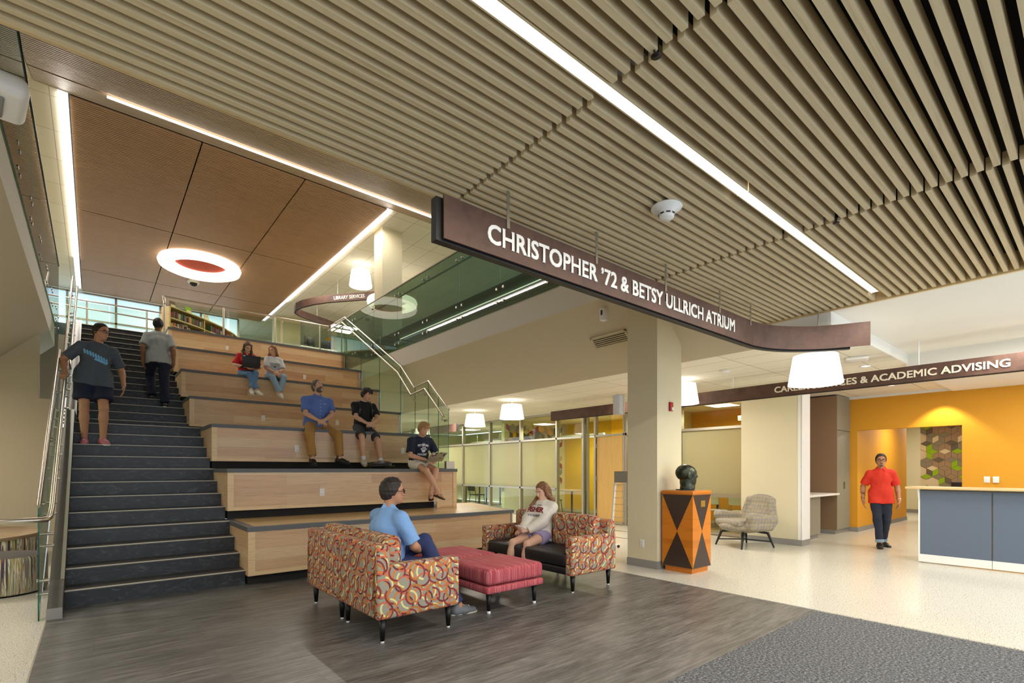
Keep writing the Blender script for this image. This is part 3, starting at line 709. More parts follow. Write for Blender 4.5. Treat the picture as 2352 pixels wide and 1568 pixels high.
# office tables and chairs
def office_table(loc, lx, ly, z, label, rz=0):
    t = empty('office_table', loc, rz, label, 'table')
    MB().rbox(-lx / 2, lx / 2, -ly / 2, ly / 2, z - .03, z, .006, 2).build('tabletop', 'sign_top_wood', t)
    for sx in (-1, 1):
        for sy in (-1, 1): MB().box(sx * (lx / 2 - .06) - .02, sx * (lx / 2 - .06) + .02, sy * (ly / 2 - .06) - .02, sy * (ly / 2 - .06) + .02, 0, z - .03).build('leg', 'black', t)
    return t
def office_chair(loc, rz, label, mat='black', leg='black'):
    t = empty('office_chair', loc, rz, label, 'chair', 'office chairs behind the glazing')
    MB().rbox(-.22, .22, -.22, .22, .43, .46, .012, 2).build('seat', mat, t)
    b = MB(); b.rbox(-.225, -.195, -.22, .22, .62, .82, .012, 2, Matrix.Rotation(math.radians(-6), 3, 'Y')); b.build('backrest', mat, t)
    for sx in (-1, 1):
        for sy in (-1, 1):
            MB().tube([(sx * .18, sy * .19, .43), (sx * .24, sy * .22, 0)], .012, 8).build('leg', leg, t)
    for sy in (-1, 1): MB().tube([(-.18, sy * .19, .43), (-.27, sy * .2, .8)], .012, 8).build('back_post', leg, t)
    return t
office_table((11.75, 11.45, 0), .8, 1.5, .76, 'maple office table with black legs in front of the yellow wall')
office_chair((11.15, 11.35, 0), 0, 'black chair at the maple table in front of the yellow wall')
office_table((12.0, 16.2, 0), .8, 1.5, .76, 'table with dark legs behind the far left glazing')
office_chair((11.35, 15.7, 0), 0, 'brown-looking chair seen through the far left glazing')
office_table((12.0, 5.9, 0), .9, 1.4, .76, 'dark-legged table behind the glass beside the pedestal')
c1 = office_chair((11.5, 5.45, 0), .1, 'white-backed chair behind the glass, nearer the pier', 'white_plastic', 'steel'); c1['group'] = 'white chairs behind the glazing'
dup(c1, (11.45, 6.05, 0), -.1, 'white-backed chair behind the glass, nearer the bust')
# hung linear office lights
def office_pendant(x, y, z, L, label):
    t = empty('office_pendant', (x, y, z), 0, label, 'pendant light', 'linear pendants in the offices')
    MB().box(-.04, .04, -L / 2, L / 2, 0, .1).build('housing', 'white_plastic', t); MB().box(-.035, .035, -L / 2, L / 2, -.008, 0).build('diffuser', 'strip_dim', t)
    for y_ in (-L / 3, L / 3): MB().tube([(0, y_, .1), (0, y_, 3.05 - z)], .004, 6).build('suspension_cable', 'steel', t)
office_pendant(11.8, 10.9, 2.42, 2.2, 'slim linear pendant light in front of the yellow office wall')
office_pendant(11.8, 15.5, 2.42, 2.4, 'slim linear pendant light in the far left office')
office_pendant(11.9, 5.3, 2.6, .9, 'slim linear pendant light behind the glass next to the beige pier')

# alcove with cabinets
b = MB().use('wall_yellow'); b.box(XW + .02, XW + .06, 3.7, 4.7, 0, 3.05); struct('wall_alcove', b)
cb = empty('tall_cabinet', (12.4, 3.83, 0), 0, 'tall grey-brown storage cabinet between the counter and the yellow wall', 'cabinet')
MB().use('brown_panel').box(0, .02, 0, .9, .09, 3.02).use('grey_panel').box(.02, .86, .02, .9, .09, 3.02).build('carcass', None, cb)
for i in range(2):
    dr = MB().box(.012 + .42 * i, .012 + .415 * (i + 1), -.004, .02, .1, 2.26).build('door', 'grey_panel', cb); MB().box(.39 + .06 * i, .40 + .06 * i, -.02, -.004, .98, 1.14).build('handle', 'steel', dr)
MB().box(.01, .85, -.004, .02, 2.28, 3.03).build('upper_door', 'grey_panel', cb); MB().box(0, .86, .03, .88, 0, .09).build('plinth', 'base_grey', cb)
ct = empty('counter', (10.4, 3.83, 0), 0, 'white worktop on grey-brown base panels in the alcove left of the tall cabinet', 'counter')
MB().rbox(0, 1.99, -.06, .8, .86, .9, .006, 2).build('worktop', 'white_plastic', ct)
MB().box(.5, 1.1, .02, .7, .09, .86).build('base_cabinet', 'grey_panel', ct); MB().box(.3, .5, .02, .7, .09, .86).build('end_panel', 'brown_panel', ct); MB().box(.32, 1.08, .06, .6, 0, .09).build('plinth', 'base_grey', ct)
struct('wall_alcove_back', MB().use('brown_panel').box(10.4, 12.4, 4.65, 4.74, 0, 3.05))
cm = empty('coffee_maker', (10.92, 3.97, .9), 0, 'small black and white coffee maker standing on the white alcove counter', 'coffee maker')
MB().rbox(-.1, .1, -.1, .1, 0, .025, .008, 2).build('base', 'black', cm); MB().rbox(-.1, -.04, -.07, .07, .02, .26, .01, 2).build('column', 'near_black', cm); MB().lathe([(0, .24), (.085, .24), (.09, .26), (.09, .37), (.08, .385), (0, .385)], (0, 0, 0), 20).build('water_tank', 'white_plastic', cm)

# yellow wall with the opening
b = MB().use('wall_yellow'); b.box(13.27, 13.45, 3.69, 3.95, 0, 3.05); b.box(13.27, 13.45, 1.91, 3.69, 2.30, 3.05); b.box(13.27, 13.45, -3, 1.91, 0, 3.05); b.box(13.45, 17.5, 3.69, 3.85, 0, 3.0); struct('wall_yellow', b)
struct('baseboard_right', MB().use('base_grey').box(13.255, 13.27, -3, 1.91, 0, .1).box(13.255, 17.5, 3.675, 3.69, 0, .1).box(13.255, 13.27, 3.69, 3.9, 0, .1))
b = MB().use('wall_cream'); b.box(17.5, 17.7, 0, 3.38, 0, 3.0); b.box(20.6, 20.8, 0, 6, 0, 3.0); b.box(13.45, 22, -.2, 0, 0, 3.0); b.box(13.45, 22, 4.6, 4.8, 0, 3.0); struct('wall_corridor', b)
struct('baseboard_corridor', MB().use('base_grey').box(20.58, 20.6, 0, 6, 0, .11).box(17.48, 17.5, 0, 3.39, 0, .11))
rhomb_wall('felt_wall_tiles', (17.49, 3.38, .62), (0, -1, 0), 2.2, 2.05, .15, ['felt_olive', 'felt_brown', 'felt_olive', 'felt_green', 'felt_cream', 'felt_olive', 'felt_brown', 'felt_dark'], 11, 'grey, brown and lime green rhombus felt tiles seen through the opening in the yellow wall', mask=lambda x, z, r: z > .55 or r.random() < .55, th=.02)
dk = empty('desk_chair', (15.9, 2.25, 0), math.pi, 'dark desk chair with curved back seen past the reception desk', 'chair')
MB().rbox(-.05, 0, -.24, .24, .62, 1.12, .02, 3).build('backrest', 'near_black', dk); MB().rbox(-.5, 0, -.25, .25, .45, .52, .02, 3).build('seat', 'near_black', dk); MB().tube([(-.25, 0, .45), (-.25, 0, .06)], .03, 10).build('gas_lift', 'black', dk)
for i in range(5):
    a = i * 2 * math.pi / 5; MB().tube([(-.25, 0, .08), (-.25 + .3 * math.cos(a), .3 * math.sin(a), .03)], .02, 8).build('foot', 'black', dk)
for y, nm, lb in ((1.547, 'wall_plate', 'white double wall plate on the yellow wall, the left of two'), (1.419, 'wall_thermostat', 'white thermostat box on the yellow wall, right of the wall plate')):
    t = empty(nm, (13.27, y, 1.216), -math.pi / 2, lb, 'switch')
    MB().rbox(-.045, .045, -.012 if 'thermo' not in nm else -.03, 0, -.06, .06, .004, 2).build('cover', 'white_plastic', t); MB().box(-.012, .012, -.016 if 'thermo' not in nm else -.034, -.01, -.02, .02).build('rocker', 'wall_white', t)

# reception desk
rd = empty('reception_desk', (9.65, 1.89, 0), 0, 'blue-grey reception desk with maple top and white kick panel at the right edge', 'desk')
ysd = [0, -.82, -1.64, -2.46, -3.28]
for a, c in zip(ysd, ysd[1:]):
    MB().box(0, .03, c + .008, a - .008 if a else a - .02, .13, 1.09).build('front_panel', 'desk_blue', rd)
    MB().box(-.004, .03, c + .003, a - .003, .015, .13).build('kick_panel', 'white_plastic', rd)
MB().rbox(-.12, .34, -3.3, .14, 1.115, 1.15, .008, 2).build('counter_top', 'sign_top_wood', rd)
b = MB().use('white_plastic'); b.box(0, .75, -.02, 0, .015, .74); b.prism([(-.06, 1.113), (.3, 1.113), (.3, .74), (0, .74), (0, .95)], -.02, 0, 'y'); b.build('end_panel', None, rd)
MB().box(.03, .75, -3.28, -.02, .71, .74).build('work_surface', 'sign_top_wood', rd)
MB().box(.028, .05, -3.28, -.01, .06, 1.113).build('back_panel', 'grey_panel', rd)

# ---------------------------------------------------------------- hanging signs
def ribbon(mb, path, z0, z1, th, closed_ends=True):
    P = [Vector((p[0], p[1])) for p in path]; n = len(P); L, R__ = [], []
    for i in range(n):
        t = (P[min(i + 1, n - 1)] - P[max(i - 1, 0)]).normalized(); nn = Vector((-t.y, t.x)); L.append(P[i] + nn * th / 2); R__.append(P[i] - nn * th / 2)
    vs = [(p.x, p.y, z) for z in (z0, z1) for p in L + R__]; m = 2 * n; fs = []
    for i in range(n - 1):
        fs += [(i, i + 1, m + i + 1, m + i), (n + i + 1, n + i, m + n + i, m + n + i + 1), (i + 1, i, n + i, n + i + 1), (m + i, m + i + 1, m + n + i + 1, m + n + i)]
    fs += [(0, m, m + n, n), (n - 1, n + n - 1, m + n + n - 1, m + n - 1)]
    return mb.add(vs, fs, False)
def arc(cx, cy, r, a0, a1, n=14): return [(cx + r * math.cos(math.radians(a0 + (a1 - a0) * i / n)), cy + r * math.sin(math.radians(a0 + (a1 - a0) * i / n))) for i in range(n + 1)]
KS = .943
ZK = lambda z: 1.41 + (z - 1.41) * KS
sg = empty('hanging_sign', (1.565, 2.5, 2.76), 0, 'long brown sign with white letters CHRISTOPHER and BETSY ULLRICH ATRIUM, curved at its right end', 'sign')
pth = [(1.66, 2.65), (3, 2.65), (4.5, 2.65), (5.75, 2.65)] + arc(5.75, 1.55, 1.10, 90, 22, 16)[1:] + [(6.86, 1.78)]
rel(ribbon(MB().use('sign_brown'), [(a * KS, c * KS) for a, c in pth], ZK(2.842), ZK(3.115), .012).build('face_panel'), sg)
pb = [(p[0] if i else 1.62, p[1] + .05) for i, p in enumerate(pth[:4])] + arc(5.78, 1.55, 1.15, 90, 22, 16)[1:]
rel(ribbon(MB().use('black'), [(a * KS, c * KS) for a, c in pb], ZK(2.83), ZK(3.10), .055).build('back_channel'), sg)
def letters(txt, root, x0, x1, y, z, h, bold=.03, name='lettering', yaw=0.0, fwd=(1, 0, 0), nrm=(0, -1, 0), off=.0, mat='sign_letters', depth=.004):
    vs, fs = text_mesh(txt, 1.0, depth, 0)
    n0 = len(vs); V0, F0 = list(vs), list(fs); vs, fs = [], []      # overlapping copies give the heavy strokes of the sign face
    for k_, (ox, oy) in enumerate(((-bold, -bold), (bold, -bold), (bold, bold), (-bold, bold), (0, 0))):
        vs += [Vector((v.x + ox, v.y + oy, v.z + k_ * .00012)) for v in V0]; fs += [tuple(i + k_ * n0 for i in f) for f in F0]
    f_ = Vector(fwd); n_ = Vector(nrm)
    vs = fitw(vs, x1 - x0, h); c = Vector((x0, y, z)) if not hasattr(x0, 'x') else x0
    out = [Vector((0, 0, 0)) + f_ * (v.x + (x0 + x1) / 2) + Vector((0, 0, z + v.y)) + n_ * (v.z + depth + off) + (Vector((0, y, 0)) if abs(f_.x) > .5 else Vector((y, 0, 0))) for v in vs]
    return rel(MB().use(mat).add(out, fs, False).build(name), root)
plain('sign_letters', '#e3e1da', .5)
letters("CHRISTOPHER ’72 & BETSY ULLRICH ATRIUM", sg, 1.995 * KS, 5.37 * KS, 2.5 - .006, ZK(2.975), .132 * KS, .020)
for x in (2.17, 3.085, 4.055, 5.048, 5.75):
    x *= KS; rel(MB().box(x - .012, x + .012, 2.486, 2.492, 2.96, 3.2).build('hanger_strap', 'aluminium'), sg)
rel(MB().tube([(6.27, 2.12, 3.0), (6.27, 2.12, 3.2)], .008, 8).build('hanger_rod', 'aluminium'), sg)
s2 = empty('hanging_sign', (8.68, 8.9, 2.62), 0, 'long straight brown sign with cream letters CAREER SERVICES and ACADEMIC ADVISING', 'sign')
rel(MB().box(8.68, 8.72, -2.6, 8.9, 2.622, 2.842).build('face_panel', 'sign_brown'), s2)
rel(MB().box(8.69, 8.75, -2.6, 8.88, 2.612, 2.625).build('back_channel', 'black'), s2)
plain('sign_letters_cream', '#e8dcc4', .5)
letters("CAREER SERVICES & ACADEMIC ADVISING", s2, -3.59, -.80, 8.68, 2.73, .100, .020, fwd=(0, -1, 0), nrm=(-1, 0, 0), mat='sign_letters_cream')
for y in (8.2, 6.9, 5.6, 4.3, 3.0, 1.7, .4): rel(MB().tube([(8.7, y, 2.84), (8.7, y, 3.05 if y > 2.05 else 3.2)], .007, 8).build('hanger_rod', 'white_plastic'), s2)
s3 = empty('hanging_sign', (8.68, 13.1, 2.6), 0, 'end of a brown hanging sign with black core, just right of the stepped glass guard', 'sign')
rel(MB().box(8.68, 8.72, 13.12, 16, 2.60, 2.84).build('face_panel', 'sign_brown'), s3); rel(MB().box(8.68, 8.75, 13.1, 13.12, 2.6, 2.84).build('back_channel', 'black'), s3)
s4 = empty('hanging_sign', (5.8, 19.7, 7.34), 0, 'brown ribbon-shaped sign with letters LIBRARY SERVICES on the upper level', 'sign')
pth = [(7.9, 15.95), (7.5, 16.4), (6.35, 17.85)] + [(6.05, 18.4), (5.84, 18.95), (5.76, 19.45), (5.83, 19.85), (6.05, 20.1), (6.4, 20.3)] + [(7.5, 20.8), (8.5, 21.3)]
rel(ribbon(MB().use('sign_brown'), pth, 7.34, 7.60, .02).build('face_panel'), s4); rel(ribbon(MB().use('black'), [(p[0] + .03, p[1] + .02) for p in pth], 7.33, 7.345, .05).build('back_channel'), s4)
vs, fs = text_mesh("LIBRARY SERVICES", 1, .004, .016); vs = fitw(vs, 1.18, .125)
A_ = Vector((6.35, 17.85, 0)); B_ = Vector((7.5, 16.4, 0)); f_ = (B_ - A_).normalized(); n_ = Vector((-abs(f_.y), -abs(f_.x), 0)).normalized()
mid_ = A_ + (B_ - A_) * .47
rel(MB().use('sign_letters').add([mid_ + f_ * v.x + Vector((0, 0, 7.47 + v.y)) + n_ * (v.z + .018) for v in vs], fs, False).build('lettering'), s4)
for p in ((7.3, 16.7), (6.6, 17.5), (6.9, 20.5)): rel(MB().tube([(p[0], p[1], 7.6), (p[0], p[1], 8.12)], .006, 6).build('hanger_rod', 'white_plastic'), s4)

# ---------------------------------------------------------------- lamps and ceiling devices
def pendant(x, y, zb, zc, r, label, h=.34, p=14, group='white drum pendants'):
    t = empty('pendant_lamp', (x, y, zb), 0, label, 'pendant lamp', group)
    MB().use('lamp_white').lathe([(r, 0), (r * .985, 0), (r * .99, .01), (r * .80, h), (r * .81, h + .005), (r, .005)], n=40).lathe([(0, .02), (r * .97, .02)], n=40).build('lamp_shade', None, t)
    MB().tube([(0, 0, h), (0, 0, zc - zb)], .006, 8).build('rod', 'white_plastic', t); MB().lathe([(0, zc - zb - .02), (.06, zc - zb - .02), (.06, zc - zb), (0, zc - zb)], n=20).build('ceiling_canopy', 'white_plastic', t)
    disc_light('light_pendant', (x, y, zb + .008), p * 1.2, WARM, r * 1.7)
pendant(7.08, 2.43, 2.5, 3.05, .31, 'large white drum pendant hanging in front of the career services sign', .36, 16)
pendant(8.2, 5.0, 2.6, 3.05, .29, 'white drum pendant half hidden behind the square column', .36, 14)
pendant(7.56, 9.06, 2.6, 3.05, .29, 'white drum pendant right of two, left of the square column', .33, 14)
pendant(8.10, 11.3, 2.6, 3.05, .29, 'white drum pendant nearer the glass guard, left of two', .33, 14)
pendant(8.5, 14.9, 2.45, 3.05, .29, 'distant white drum pendant seen low behind the glass guard', .33, 14)
pendant(6.68, 15.7, 7.38, 8.12, .36, 'white drum pendant on the upper level in front of the column', .5, 7, 'upper level lamps')
def ring(x, y, z, r, label, inner='felt_orange'):
    t = empty('ring_lamp', (x, y, z), 0, label, 'ring lamp', 'ring lamps')
    prof_ = [(r * .60, .04), (r * .70, -.06), (r * .85, -.10), (r * .97, -.04), (r, .06), (r * .97, .14), (r * .62, .14)]
    MB().use('lamp_ring').lathe(prof_, n=56, closed=True).build('diffuser_ring', None, t)
    MB().use(inner).lathe([(0, .13), (r * .63, .13)], n=40).build('inner_disc', None, t)
    for k in range(3):
        a = 2 * math.pi * k / 3; MB().tube([(r * .8 * math.cos(a), r * .8 * math.sin(a), .1), (r * .8 * math.cos(a), r * .8 * math.sin(a), 8.1 - z)], .006, 6).build('suspension_cable', 'steel', t)
plain('felt_orange', '#c2492a', .8)
ring(2.65, 18.9, 7.93, 1.16, 'large glowing ring lamp with orange centre under the timber ceiling')
ring(7.9, 15.9, 7.1, .85, 'glowing ring lamp seen through the balcony glass by the upper column', 'wall_cream')
dc = empty('dome_camera', (2.7, 20.8, 8.09), 0, 'small dome camera on the timber ceiling below the ring lamp', 'camera')
MB().lathe([(0, -.1), (.17, -.1), (.19, -.06), (.19, 0), (0, 0)], n=28).build('housing', 'white_plastic', dc); MB().lathe([(0, -.21), (.06, -.2), (.11, -.15), (.12, -.1)], n=24).build('dome', 'near_black', dc)
sd = empty('smoke_detector', (2.997, 1.945, 3.2), 0, 'round white smoke detector under the ceiling slats', 'smoke detector')
MB().lathe([(0, 0), (.10, 0), (.104, -.008), (.10, -.014), (.078, -.022), (.076, -.03), (.055, -.034), (.05, -.07), (.042, -.082), (0, -.084)], n=36).build('housing', 'white_plastic', sd)
b = MB().use('near_black')
for k in range(8):
    a = k * math.pi / 4; b.box(-.013, .013, -.001, .001, -.062, -.05, None) if False else b.add([Matrix.Rotation(a, 3, 'Z') @ Vector(p) for p in ((.0535, -.014, -.062), (.0535, .014, -.062), (.0555, .014, -.052), (.0555, -.014, -.052))], [(0, 1, 2, 3)], False)
b.build('sensor_slot', None, sd)
for (x, y, lb) in ((1.852, 1.253, 'black sprinkler head hanging between the slats, nearer the long light'), (4.10, 1.27, 'black sprinkler head between the farther slats near the light slot end')):
    t = empty('sprinkler_head', (x, y, 3.2), 0, lb, 'sprinkler', 'sprinklers between the slats')
    MB().tube([(0, 0, .08), (0, 0, .02)], .012, 10).build('pipe', 'dark_metal', t)
    MB().tube([(-.014, 0, .02), (-.016, 0, 0), (0, 0, -.015), (.016, 0, 0), (.014, 0, .02)], .004, 6).build('frame', 'dark_metal', t); MB().lathe([(0, -.018), (.022, -.018), (.022, -.015), (0, -.015)], n=14).build('deflector', 'dark_metal', t)
def ceiling_disc(name, x, y, z, r, label, cat, dep=.05):
    t = empty(name, (x, y, z), 0, label, cat); MB().lathe([(0, -dep), (r * .7, -dep), (r, -dep * .5), (r, 0), (0, 0)], n=24).build('housing', 'white_plastic', t)
ceiling_disc('smoke_detector', 8.0, 4.1, 3.05, .09, 'white smoke detector on the lower ceiling by the career sign', 'smoke detector')
wa = empty('wireless_access_point', (8.6, 2.4, 3.05), .3, 'flat white access point on the ceiling behind the large drum pendant', 'access point')
MB().rbox(-.14, .14, -.14, .14, -.045, 0, .02, 3).build('housing', 'white_plastic', wa)
for (x, y, z, lb) in ((9.4, 2.5, 3.05, 'small round downlight above the career services sign'), (11.9, 2.75, 3.05, 'small round downlight near the yellow wall')):
    t = empty('downlight', (x, y, z), 0, lb, 'downlight', 'recessed downlights'); MB().lathe([(.06, -.004), (.085, -.006), (.085, 0), (.06, 0)], n=24).build('trim_ring', 'white_plastic', t); MB().lathe([(0, -.002), (.06, -.002)], n=20).build('lens', 'strip_dim', t)
tag(MB().use('strip_dim').box(12.2, 12.26, -1.5, .95, 2.98, 2.989).build('light_line'), 'thin recessed light line above the reception desk', 'light')
# fire alarm, intercom and supply grille on and by the column
fa = empty('fire_alarm', (6.42, 4.11, 2.32), 0, 'small red fire alarm strobe on the square column', 'fire alarm')
MB().rbox(-.035, .035, -.035, 0, -.065, .065, .006, 2).build('housing', 'red_plastic', fa); MB().rbox(-.018, .018, -.05, -.034, -.055, -.01, .004, 2).build('strobe_lens', 'white_plastic', fa)
ex = empty('wall_speaker', (6.05, 4.72, 2.38), 0, 'white boxy fixture at the left edge of the square column', 'speaker'); MB().rbox(0, .12, 0, .14, -.14, .16, .015, 2).build('housing', 'white_plastic', ex)
gr_ = empty('air_grille', (6.44, 5.22, 3.525), 0, 'slatted supply air grille in the beige sloped soffit left of the column', 'vent')
q = Matrix.Rotation(math.radians(45), 3, 'Y')
b = MB().use('wall_beige')
def gbox(mb, x0, x1, y0, y1, z0, z1): return mb.box(x0, x1, y0, y1, z0, z1, q)
gbox(b, -.11, .11, -.36, -.33, -.02, .01); gbox(b, -.11, .11, .33, .36, -.02, .01); gbox(b, -.11, -.085, -.36, .36, -.02, .01); gbox(b, .085, .11, -.36, .36, -.02, .01); b.build('frame', None, gr_)
b = MB().use('wall_beige')
for i in range(5): gbox(b, -.072 + .034 * i - .006, -.072 + .034 * i + .008, -.33, .33, -.014, .006)
b.build('louvre', None, gr_); b = MB().use('near_black'); gbox(b, -.085, .085, -.33, .33, .004, .008); b.build('duct_opening', None, gr_)
bk = empty('security_camera', (6.03, 5.02, 3.80), 0, 'small white bracket camera hanging below the brown sign by the soffit', 'camera'); MB().rbox(-.05, .05, -.05, .05, -.1, .1, .02, 2).build('housing', 'white_plastic', bk); MB().rbox(-.055, -.02, -.02, .02, -.02, .06, .008, 2).build('bracket', 'near_black', bk)
# ---------------------------------------------------------------- furniture
def rings_fabric(name, base, cols, cell=.155, seed=0):
    t = NT(name, .9); tc = t.node('TexCoord'); uv = tc.outputs['UV']; cur = None
    rnd = random.Random(seed)
    for i, c in enumerate(cols):
        mp = t.node('Mapping'); mp.inputs['Location'].default_value = (rnd.random(), rnd.random(), 0); mp.inputs['Rotation'].default_value = (0, 0, rnd.random() * .5 - .25)
        mp.inputs['Scale'].default_value = (1 / cell, 1 / cell, 1); t.link(uv, mp.inputs[0])
        fr = t.node('VectorMath'); fr.operation = 'FRACTION'; t.link(mp.outputs[0], fr.inputs[0])
        sb = t.node('VectorMath'); sb.operation = 'SUBTRACT'; sb.inputs[1].default_value = (.5, .5, 0); t.link(fr.outputs[0], sb.inputs[0])
        sx = t.node('SeparateXYZ'); t.link(sb.outputs[0], sx.inputs[0])
        r = t.math('SQRT', t.math('ADD', t.math('MULTIPLY', sx.outputs[0], sx.outputs[0]), t.math('MULTIPLY', sx.outputs[1], sx.outputs[1])))
        band = t.math('LESS_THAN', t.math('ABSOLUTE', t.math('SUBTRACT', r, .38)), .042)
        an = t.math('ARCTAN2', sx.outputs[1], sx.outputs[0]); on = t.math('GREATER_THAN', t.math('SINE', t.math('ADD', t.math('MULTIPLY', an, 1.0 + (i % 2)), i * 1.3)), -.62)
        m_ = t.math('MULTIPLY', band, on)
        cur = t.mix(m_, base if cur is None else cur, c)
    n = t.noise(t.uv(), 300, 2); t.color(t.mix(t.math('MULTIPLY', n, .15), cur, '#7c6a55')); M[name] = t.m
rings_fabric('ring_fabric', '#9c9684', ['#d8772f', '#e5da90', '#6c2430', '#cf6a4c', '#b8742e', '#8a2f33'], .185, 3)
t = NT('red_stripe', .9); v = t.uv(scale=(150, 1.5, 1)); n = t.noise(v, 1, 4, .7); t.color(t.ramp(n, [(.35, '#8e3440'), (.5, '#ae444e'), (.62, '#cf8482'), (.7, '#a03c48')])); M['red_stripe'] = t.m
def sofa(loc, rz, label):
    s = empty('loveseat', loc, rz, label, 'sofa', 'ring-patterned loveseats')      # faces +x, back towards -x
    for k, (y0, y1) in enumerate(((-.85, -.01), (.01, .85))):
        MB().rbox(-.375, -.25, y0, y1, .20, .80, .03, 3).build('back_shell', 'ring_fabric', s)
        ya, yb = (y0 + .12, y1 - .01) if k == 0 else (y0 + .01, y1 - .12)
        MB().rbox(-.26, -.08, ya, yb, .42, .85, .06, 4, Matrix.Rotation(0, 3, 'Y')).build('back_cushion', 'ring_fabric', s)
        MB().rbox(-.25, .40, ya, yb, .29, .45, .035, 3).build('seat_cushion', 'black_leather', s)
        MB().rbox(-.25, .385, ya, yb, .20, .285, .012, 2).build('seat_base', 'black_leather', s)
    for sg_ in (-1, 1):
        MB().rbox(-.375, .41, min(sg_ * .86, sg_ * .74), max(sg_ * .86, sg_ * .74), .20, .64, .03, 3).build('armrest', 'ring_fabric', s)
    for (x, y) in ((-.30, -.79), (.33, -.79), (-.30, -.07), (.33, -.07), (-.30, .07), (-.30, .79), (.33, .79), (.33, .07)):
        l_ = MB().lathe([(0, .035), (.018, .018), (.031, .20), (0, .20)], (x, y, 0), 16).build('leg', 'black', s)
        MB().lathe([(0, 0), (.015, 0), (.015, .012), (.012, .035), (0, .035)], (x, y, 0), 16).build('glide', 'white_plastic', l_)
    return s
so = sofa((2.10, 4.59, 0), 0, 'ring-patterned loveseat seen from behind, with the man in the blue polo on it')
dup(so, (4.53, 4.74, 0), math.pi, 'ring-patterned loveseat with black seat, facing, where the girl in the white sweatshirt sits')
def ottoman(loc, rz, label):
    s = empty('ottoman', loc, rz, label, 'ottoman', 'red striped square ottomans')
    MB().rbox(-.37, .37, -.375, .375, .285, .445, .045, 4).build('cushion', 'red_stripe', s)
    MB().rbox(-.37, .37, -.375, .375, .205, .275, .02, 3).build('base', 'red_stripe', s)
    for sx in (-1, 1):
        for sy in (-1, 1):
            l_ = MB().lathe([(0, .03), (.017, .03), (.03, .21), (0, .21)], (sx * .3, sy * .3, 0), 16).build('leg', 'black', s)
            MB().lathe([(0, 0), (.018, 0), (.018, .02), (.014, .03), (0, .03)], (sx * .3, sy * .3, 0), 16).build('glide', 'white_plastic', l_)
    return s
ot = ottoman((3.26, 4.20, 0), 0, 'red striped square ottoman, the nearer of two')
dup(ot, (3.25, 4.97, 0), 0, 'red striped square ottoman, the farther of two')

# round striped seats at the left edge
t = NT('colour_stripes', .85); v = t.uv(obj=True); ang = t.node('SeparateXYZ'); t.link(v, ang.inputs[0])
an = t.math('MULTIPLY', t.math('ARCTAN2', ang.outputs[1], ang.outputs[0]), 17.0); cmb = t.node('CombineXYZ'); t.link(an, cmb.inputs[0]); t.link(t.math('MULTIPLY', ang.outputs[2], .9), cmb.inputs[1])
vo = t.noise(cmb.outputs[0], 1.9, 0, .5, 0); t.color(t.ramp(vo, [(.30, '#4d3b4c'), (.36, '#8f8c3c'), (.42, '#c9cfc0'), (.47, '#5d5a4c'), (.50, '#d7d3bd'), (.54, '#b05a2e'), (.58, '#a8a552'), (.63, '#e2e0cf'), (.7, '#6d4a5c')], 'CONSTANT')); M['colour_stripes'] = t.m
wood('tan_weave', '#a99274', '#8b765a', .85, (1.5, 6)); plain('pouf_top', '#4c4740', .8)
pf = empty('pouf', (-.82, 8.15, 0), 0, 'round pouf with colourful vertical stripes and dark top at the left edge', 'pouf')
MB().lathe([(.39, .02), (.40, .05), (.40, .40), (.385, .425)], n=48).build('striped_side', 'colour_stripes', pf); MB().lathe([(0, .445), (.30, .44), (.385, .425)], n=48).build('top_cushion', 'pouf_top', pf); MB().lathe([(0, 0), (.36, 0), (.37, .02), (.39, .02)], n=40).build('base', 'black', pf)
cbn = empty('curved_bench', (-1.75, 10.6, 0), 0, 'curved upholstered bench with tan top and colourful striped side, behind the round pouf', 'bench')
bp = [(1.16 * math.cos(a) * (1 if math.sin(a) < 0 else 1), 1.30 * math.sin(a) * (1.0)) for a in [2 * math.pi * i / 40 for i in range(40)]]
MB().prism(bp, .02, .43, 'z', True).build('striped_side', 'colour_stripes', cbn); MB().prism([(x * .995, y * .995) for x, y in bp], .43, .475, 'z').build('seat_top', 'tan_weave', cbn)

# pedestal with inlaid triangles, and the bust on it
wood('amber_veneer', '#cc7a22', '#b5661a', .3, (.6, 9)); plain('ebony_veneer', '#3a2c26', .35)
pd = empty('pedestal', (6.39, 3.83, 0), 0, 'amber wood pedestal inlaid with dark triangles, standing beside the square column', 'pedestal')
hw, zb_, zt_ = .235, .07, 1.07
b = MB().use('amber_veneer').box(-hw, hw, -hw, hw, zb_, zt_); b.build('body', None, pd)
MB().use('amber_veneer').box(-hw + .03, hw - .03, -hw + .03, hw - .03, 0, zb_).build('plinth', None, pd)
MB().rbox(-hw - .005, hw + .005, -hw - .005, hw + .005, zt_, 1.12, .004, 2).build('top_slab', 'amber_veneer', pd)
for (ax, sg_) in (('y', -1), ('x', -1), ('y', 1), ('x', 1)):
    b = MB().use('ebony_veneer')
    for tri in (((-hw + .004, zt_ - .005), (hw - .004, zt_ - .005), (0, .57)), ((-hw + .004, zb_ + .005), (hw - .004, zb_ + .005), (0, .56))):
        if sg_ * 1 > 0: lo, hi = hw, hw + .002
        else: lo, hi = -hw - .002, -hw
        b.prism(tri, lo, hi, ax)
    b.build('dark_inlay', None, pd)
MB().box(-.035, .075, -hw - .006, -hw - .002, .90, .985).build('brass_plaque', 'brass', pd)

